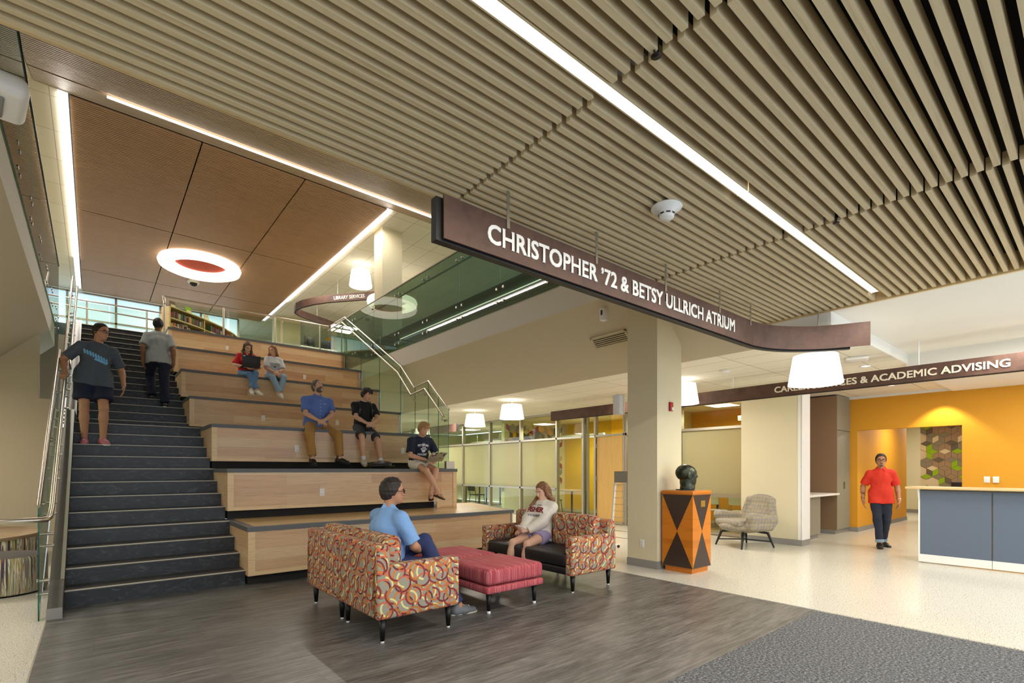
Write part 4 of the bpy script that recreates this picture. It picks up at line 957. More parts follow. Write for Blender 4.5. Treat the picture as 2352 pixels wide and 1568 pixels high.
# wing armchair
t = NT('armchair_fabric', .9); v = t.uv(); mp = t.node('Mapping'); mp.inputs['Scale'].default_value = (15, 15, 1); t.link(v, mp.inputs[0])
vo = t.node('TexVoronoi'); vo.feature = 'F1'; vo.inputs['Scale'].default_value = 1.0; vo.inputs['Randomness'].default_value = .25; t.link(mp.outputs[0], vo.inputs['Vector'])
rg = t.math('SINE', t.math('MULTIPLY', vo.outputs['Distance'], 26)); base = t.ramp(vo.outputs['Distance'], [(.2, '#7b7b80'), (.42, '#8a8074'), (.6, '#9c9176')]); t.color(t.mix(t.math('MULTIPLY', t.math('GREATER_THAN', rg, .3), .35), base, '#b7ab88')); M['armchair_fabric'] = t.m

# ---------------------------------------------------------------- implicit surfaces for bodies, clothes, cushions
class SDF:
    def __init__(s, lo, hi, h):
        s.h = h; s.lo = np.array(lo, np.float32) - 3 * h; n = np.ceil((np.array(hi) + 3 * h - s.lo) / h).astype(int) + 1
        s.n = n; s.F = np.full(tuple(n), 1.0, np.float32)
        s.ax = [s.lo[i] + h * np.arange(n[i], dtype=np.float32) for i in range(3)]
    def _sub(s, lo, hi):
        sl = []
        for i in range(3):
            a = max(0, int((lo[i] - s.lo[i]) / s.h) - 1); b = min(s.n[i], int((hi[i] - s.lo[i]) / s.h) + 3)
            if b <= a: return None
            sl.append(slice(a, b))
        return tuple(sl)
    def _grid(s, sl): return s.ax[0][sl[0]][:, None, None], s.ax[1][sl[1]][None, :, None], s.ax[2][sl[2]][None, None, :]
    def _join(s, sl, d, k, clip=None):
        if clip is not None:
            X, Y, Z = s._grid(sl)
            for (p, n_) in clip:
                d = np.maximum(d, (X - p[0]) * n_[0] + (Y - p[1]) * n_[1] + (Z - p[2]) * n_[2])
        A = s.F[sl]
        if k > 0:
            hh = np.clip(.5 + .5 * (A - d) / k, 0, 1); s.F[sl] = A * (1 - hh) + d * hh - k * hh * (1 - hh)
        else: s.F[sl] = np.minimum(A, d)
    def cone(s, a, b, ra, rb, k=.02, flat=None, clip=None):
        """tapered capsule; flat = (axis vector, factor): wider along that axis by the factor"""
        a = np.array(a, np.float32); b = np.array(b, np.float32); m = max(ra, rb) * (flat[1] if flat and flat[1] > 1 else 1) + k + s.h
        sl = s._sub(np.minimum(a, b) - m, np.maximum(a, b) + m)
        if sl is None: return
        X, Y, Z = s._grid(sl); px, py, pz = X - a[0], Y - a[1], Z - a[2]; ab = b - a
        if flat:
            f_ = np.array(flat[0], np.float32); f_ = f_ / np.linalg.norm(f_); q = flat[1]; g = 1 / q - 1
            dt = (px * f_[0] + py * f_[1] + pz * f_[2]) * g; px = px + dt * f_[0]; py = py + dt * f_[1]; pz = pz + dt * f_[2]
            ab = ab + (ab @ f_) * g * f_
        L2 = float(ab @ ab) + 1e-9; t_ = np.clip((px * ab[0] + py * ab[1] + pz * ab[2]) / L2, 0, 1)
        d = np.sqrt((px - ab[0] * t_) ** 2 + (py - ab[1] * t_) ** 2 + (pz - ab[2] * t_) ** 2) - (ra + (rb - ra) * t_)
        s._join(sl, d, k, clip)
    def ell(s, c, r, R=None, k=.02, clip=None):
        c = np.array(c, np.float32); r = np.array(r, np.float32); m = float(max(r)) + k + s.h
        sl = s._sub(c - m, c + m)
        if sl is None: return
        X, Y, Z = s._grid(sl); px, py, pz = X - c[0], Y - c[1], Z - c[2]
        if R is not None:
            R = np.array(R, np.float32); px, py, pz = (px * R[0, 0] + py * R[1, 0] + pz * R[2, 0], px * R[0, 1] + py * R[1, 1] + pz * R[2, 1], px * R[0, 2] + py * R[1, 2] + pz * R[2, 2])
        k0 = np.sqrt((px / r[0]) ** 2 + (py / r[1]) ** 2 + (pz / r[2]) ** 2); k1 = np.sqrt((px / r[0] ** 2) ** 2 + (py / r[1] ** 2) ** 2 + (pz / r[2] ** 2) ** 2) + 1e-6
        s._join(sl, k0 * (k0 - 1) / k1, k, clip)
    def cut_plane(s, p, n_):
        X, Y, Z = s.ax[0][:, None, None], s.ax[1][None, :, None], s.ax[2][None, None, :]
        s.F = np.maximum(s.F, (X - p[0]) * n_[0] + (Y - p[1]) * n_[1] + (Z - p[2]) * n_[2])
    def cut_ell(s, c, r):
        X, Y, Z = s.ax[0][:, None, None], s.ax[1][None, :, None], s.ax[2][None, None, :]
        k0 = np.sqrt(((X - c[0]) / r[0]) ** 2 + ((Y - c[1]) / r[1]) ** 2 + ((Z - c[2]) / r[2]) ** 2)
        s.F = np.maximum(s.F, -(k0 - 1) * min(r))
    def wrinkle(s, amp, f=38, seed=0):
        X, Y, Z = s.ax[0][:, None, None], s.ax[1][None, :, None], s.ax[2][None, None, :]
        s.F = s.F + amp * (np.sin(f * X + 11 * Z + seed) * np.cos(f * .7 * Z + 9 * Y + seed * 2) + .6 * np.sin(f * .9 * Y - 17 * Z + seed * 3)).astype(np.float32)
    def mesh(s, name, mat, parent=None, smooth_it=1):
        F = s.F; I = F < 0
        if not I.any(): return None
        nx, ny, nz = F.shape; C = np.zeros((nx - 1, ny - 1, nz - 1), np.int8)
        for i in (0, 1):
            for j in (0, 1):
                for k_ in (0, 1): C += I[i:nx - 1 + i, j:ny - 1 + j, k_:nz - 1 + k_]
        act = (C > 0) & (C < 8); idx = np.argwhere(act); ids = np.full(act.shape, -1, np.int32); ids[act] = np.arange(len(idx))
        acc = np.zeros((len(idx), 3), np.float64); cnt = np.zeros(len(idx))
        i0, j0, k0 = idx.T
        cor = [(0, 0, 0), (1, 0, 0), (0, 1, 0), (1, 1, 0), (0, 0, 1), (1, 0, 1), (0, 1, 1), (1, 1, 1)]
        vals = [F[i0 + a, j0 + b, k0 + c] for a, b, c in cor]
        for e0 in range(8):
            for e1 in range(e0 + 1, 8):
                if sum(abs(x - y) for x, y in zip(cor[e0], cor[e1])) != 1: continue
                v0, v1 = vals[e0], vals[e1]; m_ = (v0 < 0) != (v1 < 0); t_ = np.where(m_, v0 / np.where(m_, v0 - v1, 1), 0)
                P0 = np.array(cor[e0]); P1 = np.array(cor[e1])
                acc[m_] += (P0 + (P1 - P0) * t_[m_, None]); cnt[m_] += 1
        V = (idx + acc / cnt[:, None]) * s.h + s.lo
        quads = []
        for ax in range(3):
            sh = [nx, ny, nz]; a = [slice(None)] * 3; b = [slice(None)] * 3; a[ax] = slice(0, -1); b[ax] = slice(1, None)
            D = I[tuple(a)] != I[tuple(b)]; P = np.argwhere(D); o1, o2 = (ax + 1) % 3, (ax + 2) % 3
            ok = (P[:, o1] > 0) & (P[:, o2] > 0) & (P[:, o1] < F.shape[o1] - 1) & (P[:, o2] < F.shape[o2] - 1); P = P[ok]
            q = []
            for d1, d2 in ((-1, -1), (0, -1), (0, 0), (-1, 0)):
                Q = P.copy(); Q[:, o1] += d1; Q[:, o2] += d2; q.append(ids[Q[:, 0], Q[:, 1], Q[:, 2]])
            q = np.stack(q, 1); ins = I[P[:, 0], P[:, 1], P[:, 2]]; q[~ins] = q[~ins][:, ::-1]; quads.append(q)
        Q = np.concatenate(quads)
        for _ in range(smooth_it):
            S_ = np.zeros_like(V); n_ = np.zeros(len(V))
            for e in range(4):
                np.add.at(S_, Q[:, e], V[Q[:, (e + 1) % 4]]); np.add.at(n_, Q[:, e], 1); np.add.at(S_, Q[:, (e + 1) % 4], V[Q[:, e]]); np.add.at(n_, Q[:, (e + 1) % 4], 1)
            V = V * .5 + S_ / n_[:, None] * .5
        me = bpy.data.meshes.new(name); me.vertices.add(len(V)); me.vertices.foreach_set('co', V.astype(np.float32).ravel())
        me.loops.add(len(Q) * 4); me.loops.foreach_set('vertex_index', Q.astype(np.int32).ravel()); me.polygons.add(len(Q)); me.polygons.foreach_set('loop_start', np.arange(0, len(Q) * 4, 4, dtype=np.int32))
        try: me.polygons.foreach_set('loop_total', np.full(len(Q), 4, np.int32))
        except Exception: pass
        me.polygons.foreach_set('use_smooth', np.ones(len(Q), bool)); me.update(calc_edges=True); me.validate()
        me.materials.append(M[mat]); boxuv(me)
        o = bpy.data.objects.new(name, me); COL.objects.link(o)
        if parent: o.parent = parent
        return o
# armchair body from an implicit shell: faces +x
ac = empty('wing_armchair', (9.20, 4.34, 0), math.radians(158), 'wing-backed armchair with grey-tan ringed fabric on black angled legs, beside the beige pier', 'armchair')
S = SDF((-.6, -.56, .2), (.56, .56, 1.05), .014)
S.ell((.02, 0, .38), (.44, .40, .13), k=.03)
S.cone((-.28, 0, .45), (-.42, 0, .86), .085, .06, .05, ((0, 1, 0), 4.3))
S.cone((-.40, 0, .84), (-.41, 0, .90), .06, .055, .03, ((0, 1, 0), 4.3))
for sg_ in (-1, 1):
    S.cone((-.26, sg_ * .40, .50), (.22, sg_ * .41, .56), .085, .095, .05)
    S.cone((-.20, sg_ * .38, .40), (.18, sg_ * .38, .42), .09, .10, .05)
    S.cone((-.32, sg_ * .34, .55), (-.36, sg_ * .27, .84), .07, .055, .05)
S.mesh('shell', 'armchair_fabric', ac)
MB().rbox(-.24, .42, -.30, .30, .40, .50, .045, 4).build('seat_cushion', 'armchair_fabric', ac)
for sx in (-1, 1):
    for sy in (-1, 1): MB().tube([(sx * .16, sy * .14, .28), (sx * .28, sy * .27, .26), (sx * .36, sy * .33, 0)], [.022, .024, .014], 10).build('leg', 'black', ac)
MB().tube([(-.33, -.30, .11), (0, 0, .13), (.33, .30, .11)], .011, 8).tube([(-.33, .30, .11), (0, 0, .13), (.33, -.30, .11)], .011, 8).build('cross_stretcher', 'black', ac)
stb = empty('side_table', (8.75, 5.45, 0), 0, 'low round wood-topped side table with black legs between the pedestal and the armchair', 'side table')
MB().lathe([(0, .41), (.30, .41), (.31, .425), (.30, .44), (0, .44)], n=36).build('tabletop', 'sign_top_wood', stb)
for k in range(4):
    a = math.pi / 4 + k * math.pi / 2; MB().tube([(.22 * math.cos(a), .22 * math.sin(a), .41), (.23 * math.cos(a), .23 * math.sin(a), .34), (.27 * math.cos(a), .27 * math.sin(a), 0)], .017, 8).build('leg', 'black', stb)
MB().lathe([(.2, .38), (.24, .38), (.24, .41), (.2, .41)], n=30, closed=True).build('apron', 'black', stb)
# rolling white rack beside the column
rk = empty('literature_rack', (7.04, 5.42, 0), 0, 'white leaning wire display rack on casters, partly behind the square column', 'rack')
for s_ in (-.28, .28):
    MB().use('white_plastic').prism([(-.02, .07), (.03, .07), (.17, 1.38), (.13, 1.38)], s_ - .012, s_ + .012, 'y').build('side_frame', None, rk); MB().tube([(-.16, s_, .06), (.24, s_, .06)], .012, 8).build('foot_bar', 'white_plastic', rk)
    for x in (-.14, .22): MB().tube([(x, s_ - .012, .025), (x, s_ + .012, .025)], .025, 14).build('caster', 'black', rk)
MB().box(.10, .16, -.28, .28, 1.18, 1.38).build('header_panel', 'grey_plastic', rk)
for i in range(9): MB().tube([(.02 + .013 * i, -.28, .22 + .115 * i), (.02 + .013 * i, .28, .22 + .115 * i)], .005, 6).build('wire_shelf', 'steel', rk)

# projector hung near the left edge
pj = empty('projector', (-.46, 3.97, 3.50), math.radians(8), 'white projector on a ceiling mount at the upper left corner', 'projector')
MB().rbox(-.26, .17, -.19, .19, -.06, .06, .05, 5).build('housing', 'white_plastic', pj); MB().rbox(-.12, .07, -.11, .11, -.075, -.058, .008, 2).build('mounting_plate', 'grey_plastic', pj)
for (x, y) in ((-.09, -.08), (.04, -.08), (-.09, .08), (.04, .08)): MB().tube([(x, y, -.08), (x, y, -.07)], .009, 10).build('screw', 'near_black', pj)
MB().tube([(-.10, 0, .05), (-.10, 0, .62)], .02, 12).build('mount_pole', 'white_plastic', pj); MB().tube([(-.05, .14, -.03), (-.11, .22, .03), (-.08, .24, .16), (-.1, .12, .3), (-.1, .02, .42)], .007, 8).build('cable', 'near_black', pj)

# ---------------------------------------------------------------- upper level: bookcase, books, desk and monitors
rnd = random.Random(5)
wood('case_wood', '#cfb27e', '#bb9c68', .5, (1.2, 14))
curve = [(1.75, 17.98), (2.2, 18.33), (2.75, 18.8), (3.35, 19.45), (3.8, 20.1), (4.15, 20.8), (4.35, 21.5)]
bc = empty('bookcase', (1.75, 17.98, FL2), 0, 'long curved maple bookcase full of books, behind the steel rail on the upper level', 'bookcase')
def cpoly(off0, off1):
    out = []
    for i, p in enumerate(curve):
        a = Vector(curve[max(i - 1, 0)]); c = Vector(curve[min(i + 1, len(curve) - 1)]); t_ = (c - a).normalized(); nn = Vector((-t_.y, t_.x)); out.append((Vector(p) + nn * off0, Vector(p) + nn * off1))
    return [tuple(x[0]) for x in out] + [tuple(x[1]) for x in reversed(out)]
SH = [.10, .42, .74, 1.06]      # shelf heights over the floor
for i, z in enumerate(SH[:3]): rel(MB().prism(cpoly(0, .30), FL2 + z - .02, FL2 + z, 'z').build('shelf', 'case_wood'), bc)
rel(MB().prism(cpoly(-.02, .32), FL2 + 1.27, FL2 + 1.30, 'z').build('top_board', 'case_wood'), bc)
rel(MB().prism(cpoly(0, .30), FL2 + SH[3] - .12, FL2 + SH[3] - .10, 'z').build('shelf', 'case_wood'), bc)
rel(MB().prism(cpoly(.30, .32), FL2, FL2 + 1.27, 'z').build('back_board', 'case_wood'), bc)
for i in range(len(curve)):
    if i in (1, 3): continue
    p = Vector(curve[i]); a = Vector(curve[max(i - 1, 0)]); c = Vector(curve[min(i + 1, len(curve) - 1)]); t_ = (c - a).normalized(); nn = Vector((-t_.y, t_.x))
    q4 = [tuple(p - t_ * .012), tuple(p + t_ * .012), tuple(p + t_ * .012 + nn * .3), tuple(p - t_ * .012 + nn * .3)]
    rel(MB().prism(q4, FL2, FL2 + 1.27, 'z').build('upright', 'case_wood'), bc)
bcol = {'red': '#a8282c', 'white': '#d8d4c8', 'cream': '#c9b993', 'navy': '#27324f', 'blue': '#3e74a8', 'black': '#222226', 'grey': '#77767a', 'orange': '#cf7a38', 'green': '#3f6b43', 'maroon': '#5f2830', 'brown': '#6e4f37'}
for k_, v_ in bcol.items(): plain('book_' + k_, v_, .6)
plain('book_pages', '#e6dcc0', .8)
book_protos = {}
def book(col):
    if col in book_protos: return copy_tree(book_protos[col])
    r = empty('book', (0, 0, 0), 0); MB().rbox(-.5, .5, 0, .17, 0, 1, .004, 1).build('cover', 'book_' + col, r); MB().box(-.42, .42, -.001, .0005, .04, .12).build('spine_label', 'book_pages', r)
    book_protos[col] = r; return r
def place_books(path, zs, groupname, rowname, p_gap, depth_off=.03, hmax=.25, seed=1, skip=lambda d: False):
    rn = random.Random(seed); segs = list(zip(path, path[1:])); tot = sum((Vector(b_) - Vector(a)).length for a, b_ in segs); d = .05
    while d < tot - .05:
        th = rn.uniform(.022, .05); dd = d + th / 2; x = dd
        for a, b_ in segs:
            L = (Vector(b_) - Vector(a)).length
            if x <= L: p = Vector(a) + (Vector(b_) - Vector(a)) * (x / L); t_ = (Vector(b_) - Vector(a)) / L; break
            x -= L
        d += th + .002
        if skip(dd) or rn.random() < p_gap: continue
        col = rn.choice(list(bcol)); hb = rn.uniform(.19, hmax); nn = Vector((-t_.y, t_.x))
        bk_ = book(col); bk_.location = (p.x + nn.x * depth_off, p.y + nn.y * depth_off, zs); bk_.rotation_euler = (0, 0, math.atan2(t_.y, t_.x)); bk_.scale = (th, 1, hb)
        part_ = 'left' if dd < tot * .3 else ('middle' if dd < tot * .62 else 'far curving')
        tag(bk_, '%s book spine on the %s of the curved bookcase, %s part' % (col, rowname, part_), 'book', groupname)
place_books(curve, FL2 + SH[3] - .10, 'books on the upper shelf', 'upper shelf', .03, seed=2, hmax=.24, skip=lambda d: 1.27 < d < 1.62)
place_books(curve, FL2 + SH[2] - .0 - .12 + .0, 'books on the lower visible shelf', 'lower shelf', .05, seed=9, hmax=.22, skip=lambda d: 1.2 < d < 1.66)
def display_book(x, y, z, rz, w_, h_, mat, label, tilt=-18):
    r = empty('display_book', (x, y, z), rz, label, 'book'); Rm = Matrix.Rotation(math.radians(tilt), 3, 'X')
    MB().box(-w_ / 2, w_ / 2, 0, .02, 0, h_, Rm).build('cover', mat, r); MB().box(-w_ / 2 + .015, w_ / 2 - .015, -.003, 0, h_ * .1, h_ * .5, Rm).build('cover_picture', 'book_pages', r); return r
display_book(2.52, 18.66, FL2 + SH[3] - .10, math.radians(42), .2, .26, 'book_green', 'green book shown face-out at the end of the upper shelf')
for i, (px_, py_, m_, lb) in enumerate(((1.85, 18.15, 'book_brown', 'tan picture book standing on the bookcase top, leftmost of three'), (2.3, 18.5, 'felt_green', 'yellow-green picture book standing on the bookcase top, middle of three'), (2.85, 19.0, 'book_cream', 'cream framed picture book leaning on the bookcase top, rightmost of three'))):
    display_book(px_, py_, FL2 + 1.30, math.radians(40), .19, .21, m_, lb, -14)
ld = empty('service_desk', (6.9, 19.9, FL2), 0, 'library service desk with white top seen over the topmost tier', 'desk')
MB().box(-.9, 3.0, -.4, .4, 0, 1.04).build('base', 'wall_white', ld); MB().rbox(-.95, 3.05, -.45, .45, 1.04, 1.08, .008, 2).build('worktop', 'white_plastic', ld)
for (x, y, rz, lb) in ((6.35, 19.75, .5, 'black computer monitor on the upper level desk, the left of two'), (7.05, 19.85, -.5, 'black computer monitor on the upper level desk, the right of two')):
    mo = empty('monitor', (x, y, FL2 + 1.08), rz, lb, 'monitor', 'monitors on the library desk')
    MB().rbox(-.27, .27, -.02, .02, .10, .44, .012, 2).build('screen_back', 'near_black', mo); MB().rbox(-.12, .12, -.06, -.02, .16, .36, .02, 2).build('back_cover', 'black', mo); MB().box(-.03, .03, -.04, 0, 0, .16).build('stand', 'black', mo); MB().rbox(-.12, .12, -.1, .08, 0, .02, .006, 2).build('foot', 'black', mo)
# ---------------------------------------------------------------- people
V3 = lambda *a: np.array(a, float)
def unit(v): v = np.array(v, float); return v / (np.linalg.norm(v) + 1e-9)
def ik(A, B, l1, l2, pole):
    A, B, pole = np.array(A, float), np.array(B, float), np.array(pole, float); d = B - A; L = np.linalg.norm(d)
    if L > (l1 + l2) * .999: B = A + d / L * (l1 + l2) * .999; d = B - A; L = np.linalg.norm(d)
    x = (l1 * l1 - l2 * l2 + L * L) / (2 * L); h_ = math.sqrt(max(0, l1 * l1 - x * x)); u = d / L; p = pole - u * (pole @ u); p = unit(p)
    return A + u * x + p * h_, B
def rotv(v, ax, deg):
    return np.array(Matrix.Rotation(math.radians(deg), 3, Vector(ax)) @ Vector(v))
for nm, c, r_ in (('skin_light', '#d3a283', .55), ('skin_tan', '#b98563', .55), ('skin_dark', '#8a5c40', .55), ('skin_fair', '#dcae92', .55), ('lip', '#a9605a', .5), ('eye_white', '#e8e4dc', .3), ('iris', '#2c221c', .3),
                  ('hair_brown', '#664630', .6), ('hair_dark', '#2a1f19', .6), ('hair_black', '#17130f', .6), ('hair_blond', '#a9824f', .6), ('hair_lightbrown', '#7e5534', .6), ('hair_grey', '#5d554c', .65), ('hair_goldbrown', '#96673c', .6),
                  ('cloth_red', '#c81c22', .85), ('cloth_white', '#dedddd', .85), ('cloth_blue', '#5a74b6', .8), ('cloth_black', '#141415', .85), ('cloth_navy', '#1b2238', .85), ('cloth_grey', '#4b535c', .85), ('cloth_silver', '#a9aba8', .85),
                  ('cloth_orange_red', '#d9331c', .8), ('cloth_sky', '#7fa9dc', .8), ('cloth_cream', '#ddd6c8', .9), ('denim_blue', '#5b7fa8', .85), ('denim_light', '#8fa9bd', .85), ('denim_dark', '#232a3c', .85), ('khaki', '#a57a3f', .85),
                  ('shorts_charcoal', '#37393c', .85), ('shorts_navy', '#121a33', .8), ('shorts_cream', '#d8d2c2', .85), ('shorts_lilac', '#9e93b8', .85), ('trouser_navy', '#151b30', .85), ('trouser_blue', '#2c3660', .85),
                  ('shoe_white', '#d6d0c0', .6), ('shoe_black', '#17171a', .4), ('shoe_grey', '#6d6f72', .6), ('shoe_pink', '#bd6a76', .6), ('shoe_sole', '#b9b2a0', .7), ('sandal', '#3a2a22', .6), ('print_blue', '#76b4df', .8), ('print_white', '#e6e6ea', .8), ('print_maroon', '#7c1f22', .8), ('print_dark', '#33333a', .8), ('print_navy', '#2a3150', .8)):
    plain(nm, c, r_)
HB = .0065
def person(loc, rz, label, q):
    root = empty('person', loc, rz, label, 'person', q.get('group'))
    s = q.get('s', 1.0); fem = q.get('fem', False)
    pel = V3(*q['pel']); lean = q.get('lean', 0); side = q.get('side', 0); tw = q.get('twist', 0)
    f, l, u = V3(1, 0, 0), V3(0, 1, 0), V3(0, 0, 1)
    f0, l0 = f.copy(), l.copy()
    def R(v): return rotv(rotv(rotv(v, (0, 0, 1), tw), (0, 1, 0), lean), (1, 0, 0), side)
    f, l, u = R(f), R(l), R(u)
    hy, hp, hr_ = q.get('head', (0, 0, 0))      # yaw left, pitch down, roll
    def RH(v): return rotv(rotv(rotv(v, (1, 0, 0), hr_), (0, 1, 0), hp), (0, 0, 1), hy + tw)
    hf, hl, hu = RH(V3(1, 0, 0)), RH(V3(0, 1, 0)), RH(V3(0, 0, 1))
    sw = q.get('sw', .150 if fem else .178) * s; bulk = q.get('bulk', 1.0)
    waist, chest, top = pel + u * .13 * s, pel + u * .33 * s, pel + u * .44 * s; nb = pel + u * .50 * s
    hc = nb + unit(u + hu) * .155 * s + hf * .024
    shL, shR = pel + u * .422 * s + l * sw, pel + u * .422 * s - l * sw
    ua, fa, th, sn = .285 * s, .25 * s, q.get('thigh', .43) * s, q.get('shin', .42) * s
    arms = {}
    for k, sh, sg in (('L', shL, 1), ('R', shR, -1)):
        tgt, pole, hd, hn, curl = q['hand' + k]
        el, wr = ik(sh, V3(*tgt), ua, fa, V3(*pole)); arms[k] = (sh, el, wr, unit(hd) if hd else unit(wr - el), unit(hn), curl, sg)
    legs = {}
    for k, sg in (('L', 1), ('R', -1)):
        hip = pel + l * .088 * sg * s * (1.08 if fem else 1); tgt, pole, toe = q['foot' + k]
        kn, an = ik(hip, V3(*tgt), th, sn, V3(*pole)); legs[k] = (hip, kn, an, unit(toe))
    pts = [hc + V3(.16, .16, .18), hc - V3(.16, .16, .18), pel + .2, pel - .2] + [a[i] + d_ for a in arms.values() for i in (0, 1, 2) for d_ in (.12, -.12)] + [a[2] + a[3] * .24 for a in arms.values()] + [g[i] + d_ for g in legs.values() for i in (0, 1, 2) for d_ in (.12, -.12)] + [g[2] + g[3] * .28 for g in legs.values()]
    lo, hi = np.min(pts, 0), np.max(pts, 0)
    def torso(S, t, k=.03, hem=None, clipadd=None):
        cl = ([(hem, -u)] if hem is not None else []) + (clipadd or [])
        cl = cl or None; b_ = bulk
        S.cone(pel + u * (.02 if hem is None else 0) - u * ((q.get('hem', .07) + .02) if hem is not None else 0), waist, (.105 if hem is None else .114) * s * b_ + t, .108 * s * b_ + t, k, (l, 1.30 if not fem else 1.28), cl)
        S.cone(waist, chest, .106 * s * b_ + t, .112 * s * b_ + t, k, (l, 1.22 if not fem else 1.15), cl)
        S.cone(chest, top - u * .02, .112 * s * b_ + t, .078 * s + t * .8, k, (l, 1.28 if not fem else 1.2), cl)
        if fem:
            for sg in (1, -1): S.ell(chest + f * .085 + l * .06 * sg - u * .01, (.055 + t, .06 + t, .06 + t), k=.03, clip=cl)
        for sh in (shL, shR): S.cone(nb - u * .045, sh - u * .005, .045 * s + t * .7, .045 * s + t * .7, .045, None, cl)
    # body
    S = SDF(lo, hi, HB)
    torso(S, 0)
    S.cone(nb - u * .06, nb + (hc - nb) * .55 - hf * .014, .055 * s, .050 * s, .03)
    HR = np.stack([hf, hl, hu], 1)
    S.ell(hc + hu * .018 - hf * .006, (.098 * s, .076 * s, .105 * s), HR, .01)
    S.ell(hc + hf * .026 - hu * .052, (.066 * s, .056 * s, .066 * s), HR, .03)
    S.cone(hc + hf * .074 - hu * .088, hc + hf * .070 - hu * .090, .020, .018, .03)
    S.cone(hc + hf * .092 + hu * .008, hc + hf * .106 - hu * .026, .009, .0125, .012)
    S.ell(hc + hf * .088 - hu * .058, (.012, .024, .010), HR, .01)
    S.ell(hc + hf * .084 + hu * .028, (.014, .05, .010), HR, .015)
    for sg in (1, -1): S.ell(hc + hl * .078 * sg - hf * .008 - hu * .006, (.018, .009, .030), HR, .006)
    for k, (sh, el, wr, hd, hn, curl, sg) in arms.items():
        S.cone(sh, el, .049 * s, .039 * s, .02); S.cone(el, el + (wr - el) * .3, .040 * s, .041 * s, .02); S.cone(el + (wr - el) * .25, wr, .040 * s, .026 * s, .02)
        c_ = np.cross(hn, hd) * sg; c_ = unit(c_)         # towards the thumb
        hn2 = unit(np.cross(hd, c_)) * sg; hn2 = hn
        S.cone(wr, wr + hd * .02, .025, .028, .02, (c_, 1.25))
        S.ell(wr + hd * .052, (.050, .041, .017), np.stack([hd, c_, unit(np.cross(hd, c_))], 1), .012)
        ax = np.cross(hd, hn)
        for i in range(4):
            b0 = wr + hd * (.088 - .004 * abs(i - 1)) + c_ * (.031 - .0205 * i); Ln = (.040, .045, .041, .032)[i]
            cu = curl * (1 + .12 * i); d1 = rotv(hd, ax, cu * .55); d2 = rotv(hd, ax, cu * 1.15); d3 = rotv(hd, ax, cu * 1.7)
            p1 = b0 + d1 * Ln; p2 = p1 + d2 * Ln * .62; p3 = p2 + d3 * Ln * .5
            S.cone(b0 - hd * .02, p1, .0098, .0088, .006); S.cone(p1, p2, .0088, .0080, .002); S.cone(p2, p3, .0080, .0070, .002)
        tb = wr + hd * .025 + c_ * .030; t1 = tb + unit(hd * .65 + c_ * .7 + hn * .35) * .042; t2 = t1 + unit(hd * .9 + c_ * .15 + hn * .35) * .032
        S.cone(tb, t1, .0125, .0105, .01); S.cone(t1, t2, .0105, .0085, .002)
    for k, (hip, kn, an, toe) in legs.items():
        S.cone(hip, kn, .082 * s * (1.02 if fem else 1), .054 * s, .03); S.cone(kn, kn + (an - kn) * .35, .053 * s, .054 * s, .02); S.cone(kn + (an - kn) * .28 - unit(np.cross(np.cross(an - kn, toe), an - kn)) * -.0, an, .053 * s, .035 * s, .02)
        dn = unit(np.cross(np.cross(toe, V3(0, 0, -1)), toe)); heel = an + dn * .045 - toe * .035
        S.cone(an, heel + dn * .0, .034, .030, .02); S.cone(heel + toe * .02, heel + toe * .17 + dn * .012, .032, .020, .02, (np.cross(toe, dn), 1.45))
    body = S.mesh('body', q['skin'], root); del S
    # face details
    for sg in (1, -1):
        c = hc + hf * (.0865 * s) + hl * .031 * sg + hu * .008; par = root
        for nm_, mt_, r3, off in (('eye', 'eye_white', (.006, .0118, .0042), 0), ('iris', 'iris', (.004, .0048, .0044), .0040)):
            bm = bmesh.new(); bmesh.ops.create_uvsphere(bm, u_segments=12, v_segments=8, radius=1)
            for v in bm.verts: v.co = Vector(c + hf * (v.co.x * r3[0] + off) + hl * v.co.y * r3[1] + hu * v.co.z * r3[2])
            par = MB().use(mt_).frombm(bm, None, True).build(nm_, None, par)
        MB().use(q['hair']).tube([c + hu * .020 - hl * .018 * sg + hf * .008, c + hu * .025 + hf * .010, c + hu * .018 + hl * .020 * sg + hf * .0], .0042, 6).build('eyebrow', None, root)
    mo = hc + hf * .100 - hu * .058
    MB().use('lip').tube([mo - hl * .022 - hf * .008, mo + hf * .001, mo + hl * .022 - hf * .008], .0048, 6).build('lips', None, root)
    # hair
    hs = q.get('hairstyle', 'short'); th_ = q.get('hairthick', .012)
    S = SDF(hc - V3(.2, .2, .42), hc + V3(.2, .2, .2), .006)
    pl = hc + hf * q.get('hairline', .062) + hu * .066; nf = unit(hf * .95 - hu * .48)
    cl = [(pl, nf)]
    if hs != 'bald':
        S.ell(hc + hu * .024 - hf * .012, (.100 * s + th_, .080 * s + th_ * .9, .104 * s + th_), HR, .01, cl + [(hc - hu * (.035 if hs == 'short' else .2), -hu)])
        S.ell(hc - hf * .045 - hu * .02, (.058 + th_, .068 + th_ * .6, .075), HR, .02, [(hc - hu * (.085 if hs == 'short' else .2), -hu), (hc - hf * .0, hf)])
        if hs == 'mop':
            rr = random.Random(3)
            for i in range(16):
                a = rr.uniform(-2.6, 2.6); p = hc + hu * (.075 + .02 * rr.random()) + hf * .055 * math.cos(a) + hl * .065 * math.sin(a); S.ell(p, (.034, .034, .028), None, .012)
            for i in (-1, 0, 1): S.cone(hc + hf * .07 + hu * .085 + hl * .03 * i, hc + hf * .094 + hu * .052 + hl * .036 * i, .022, .012, .015)
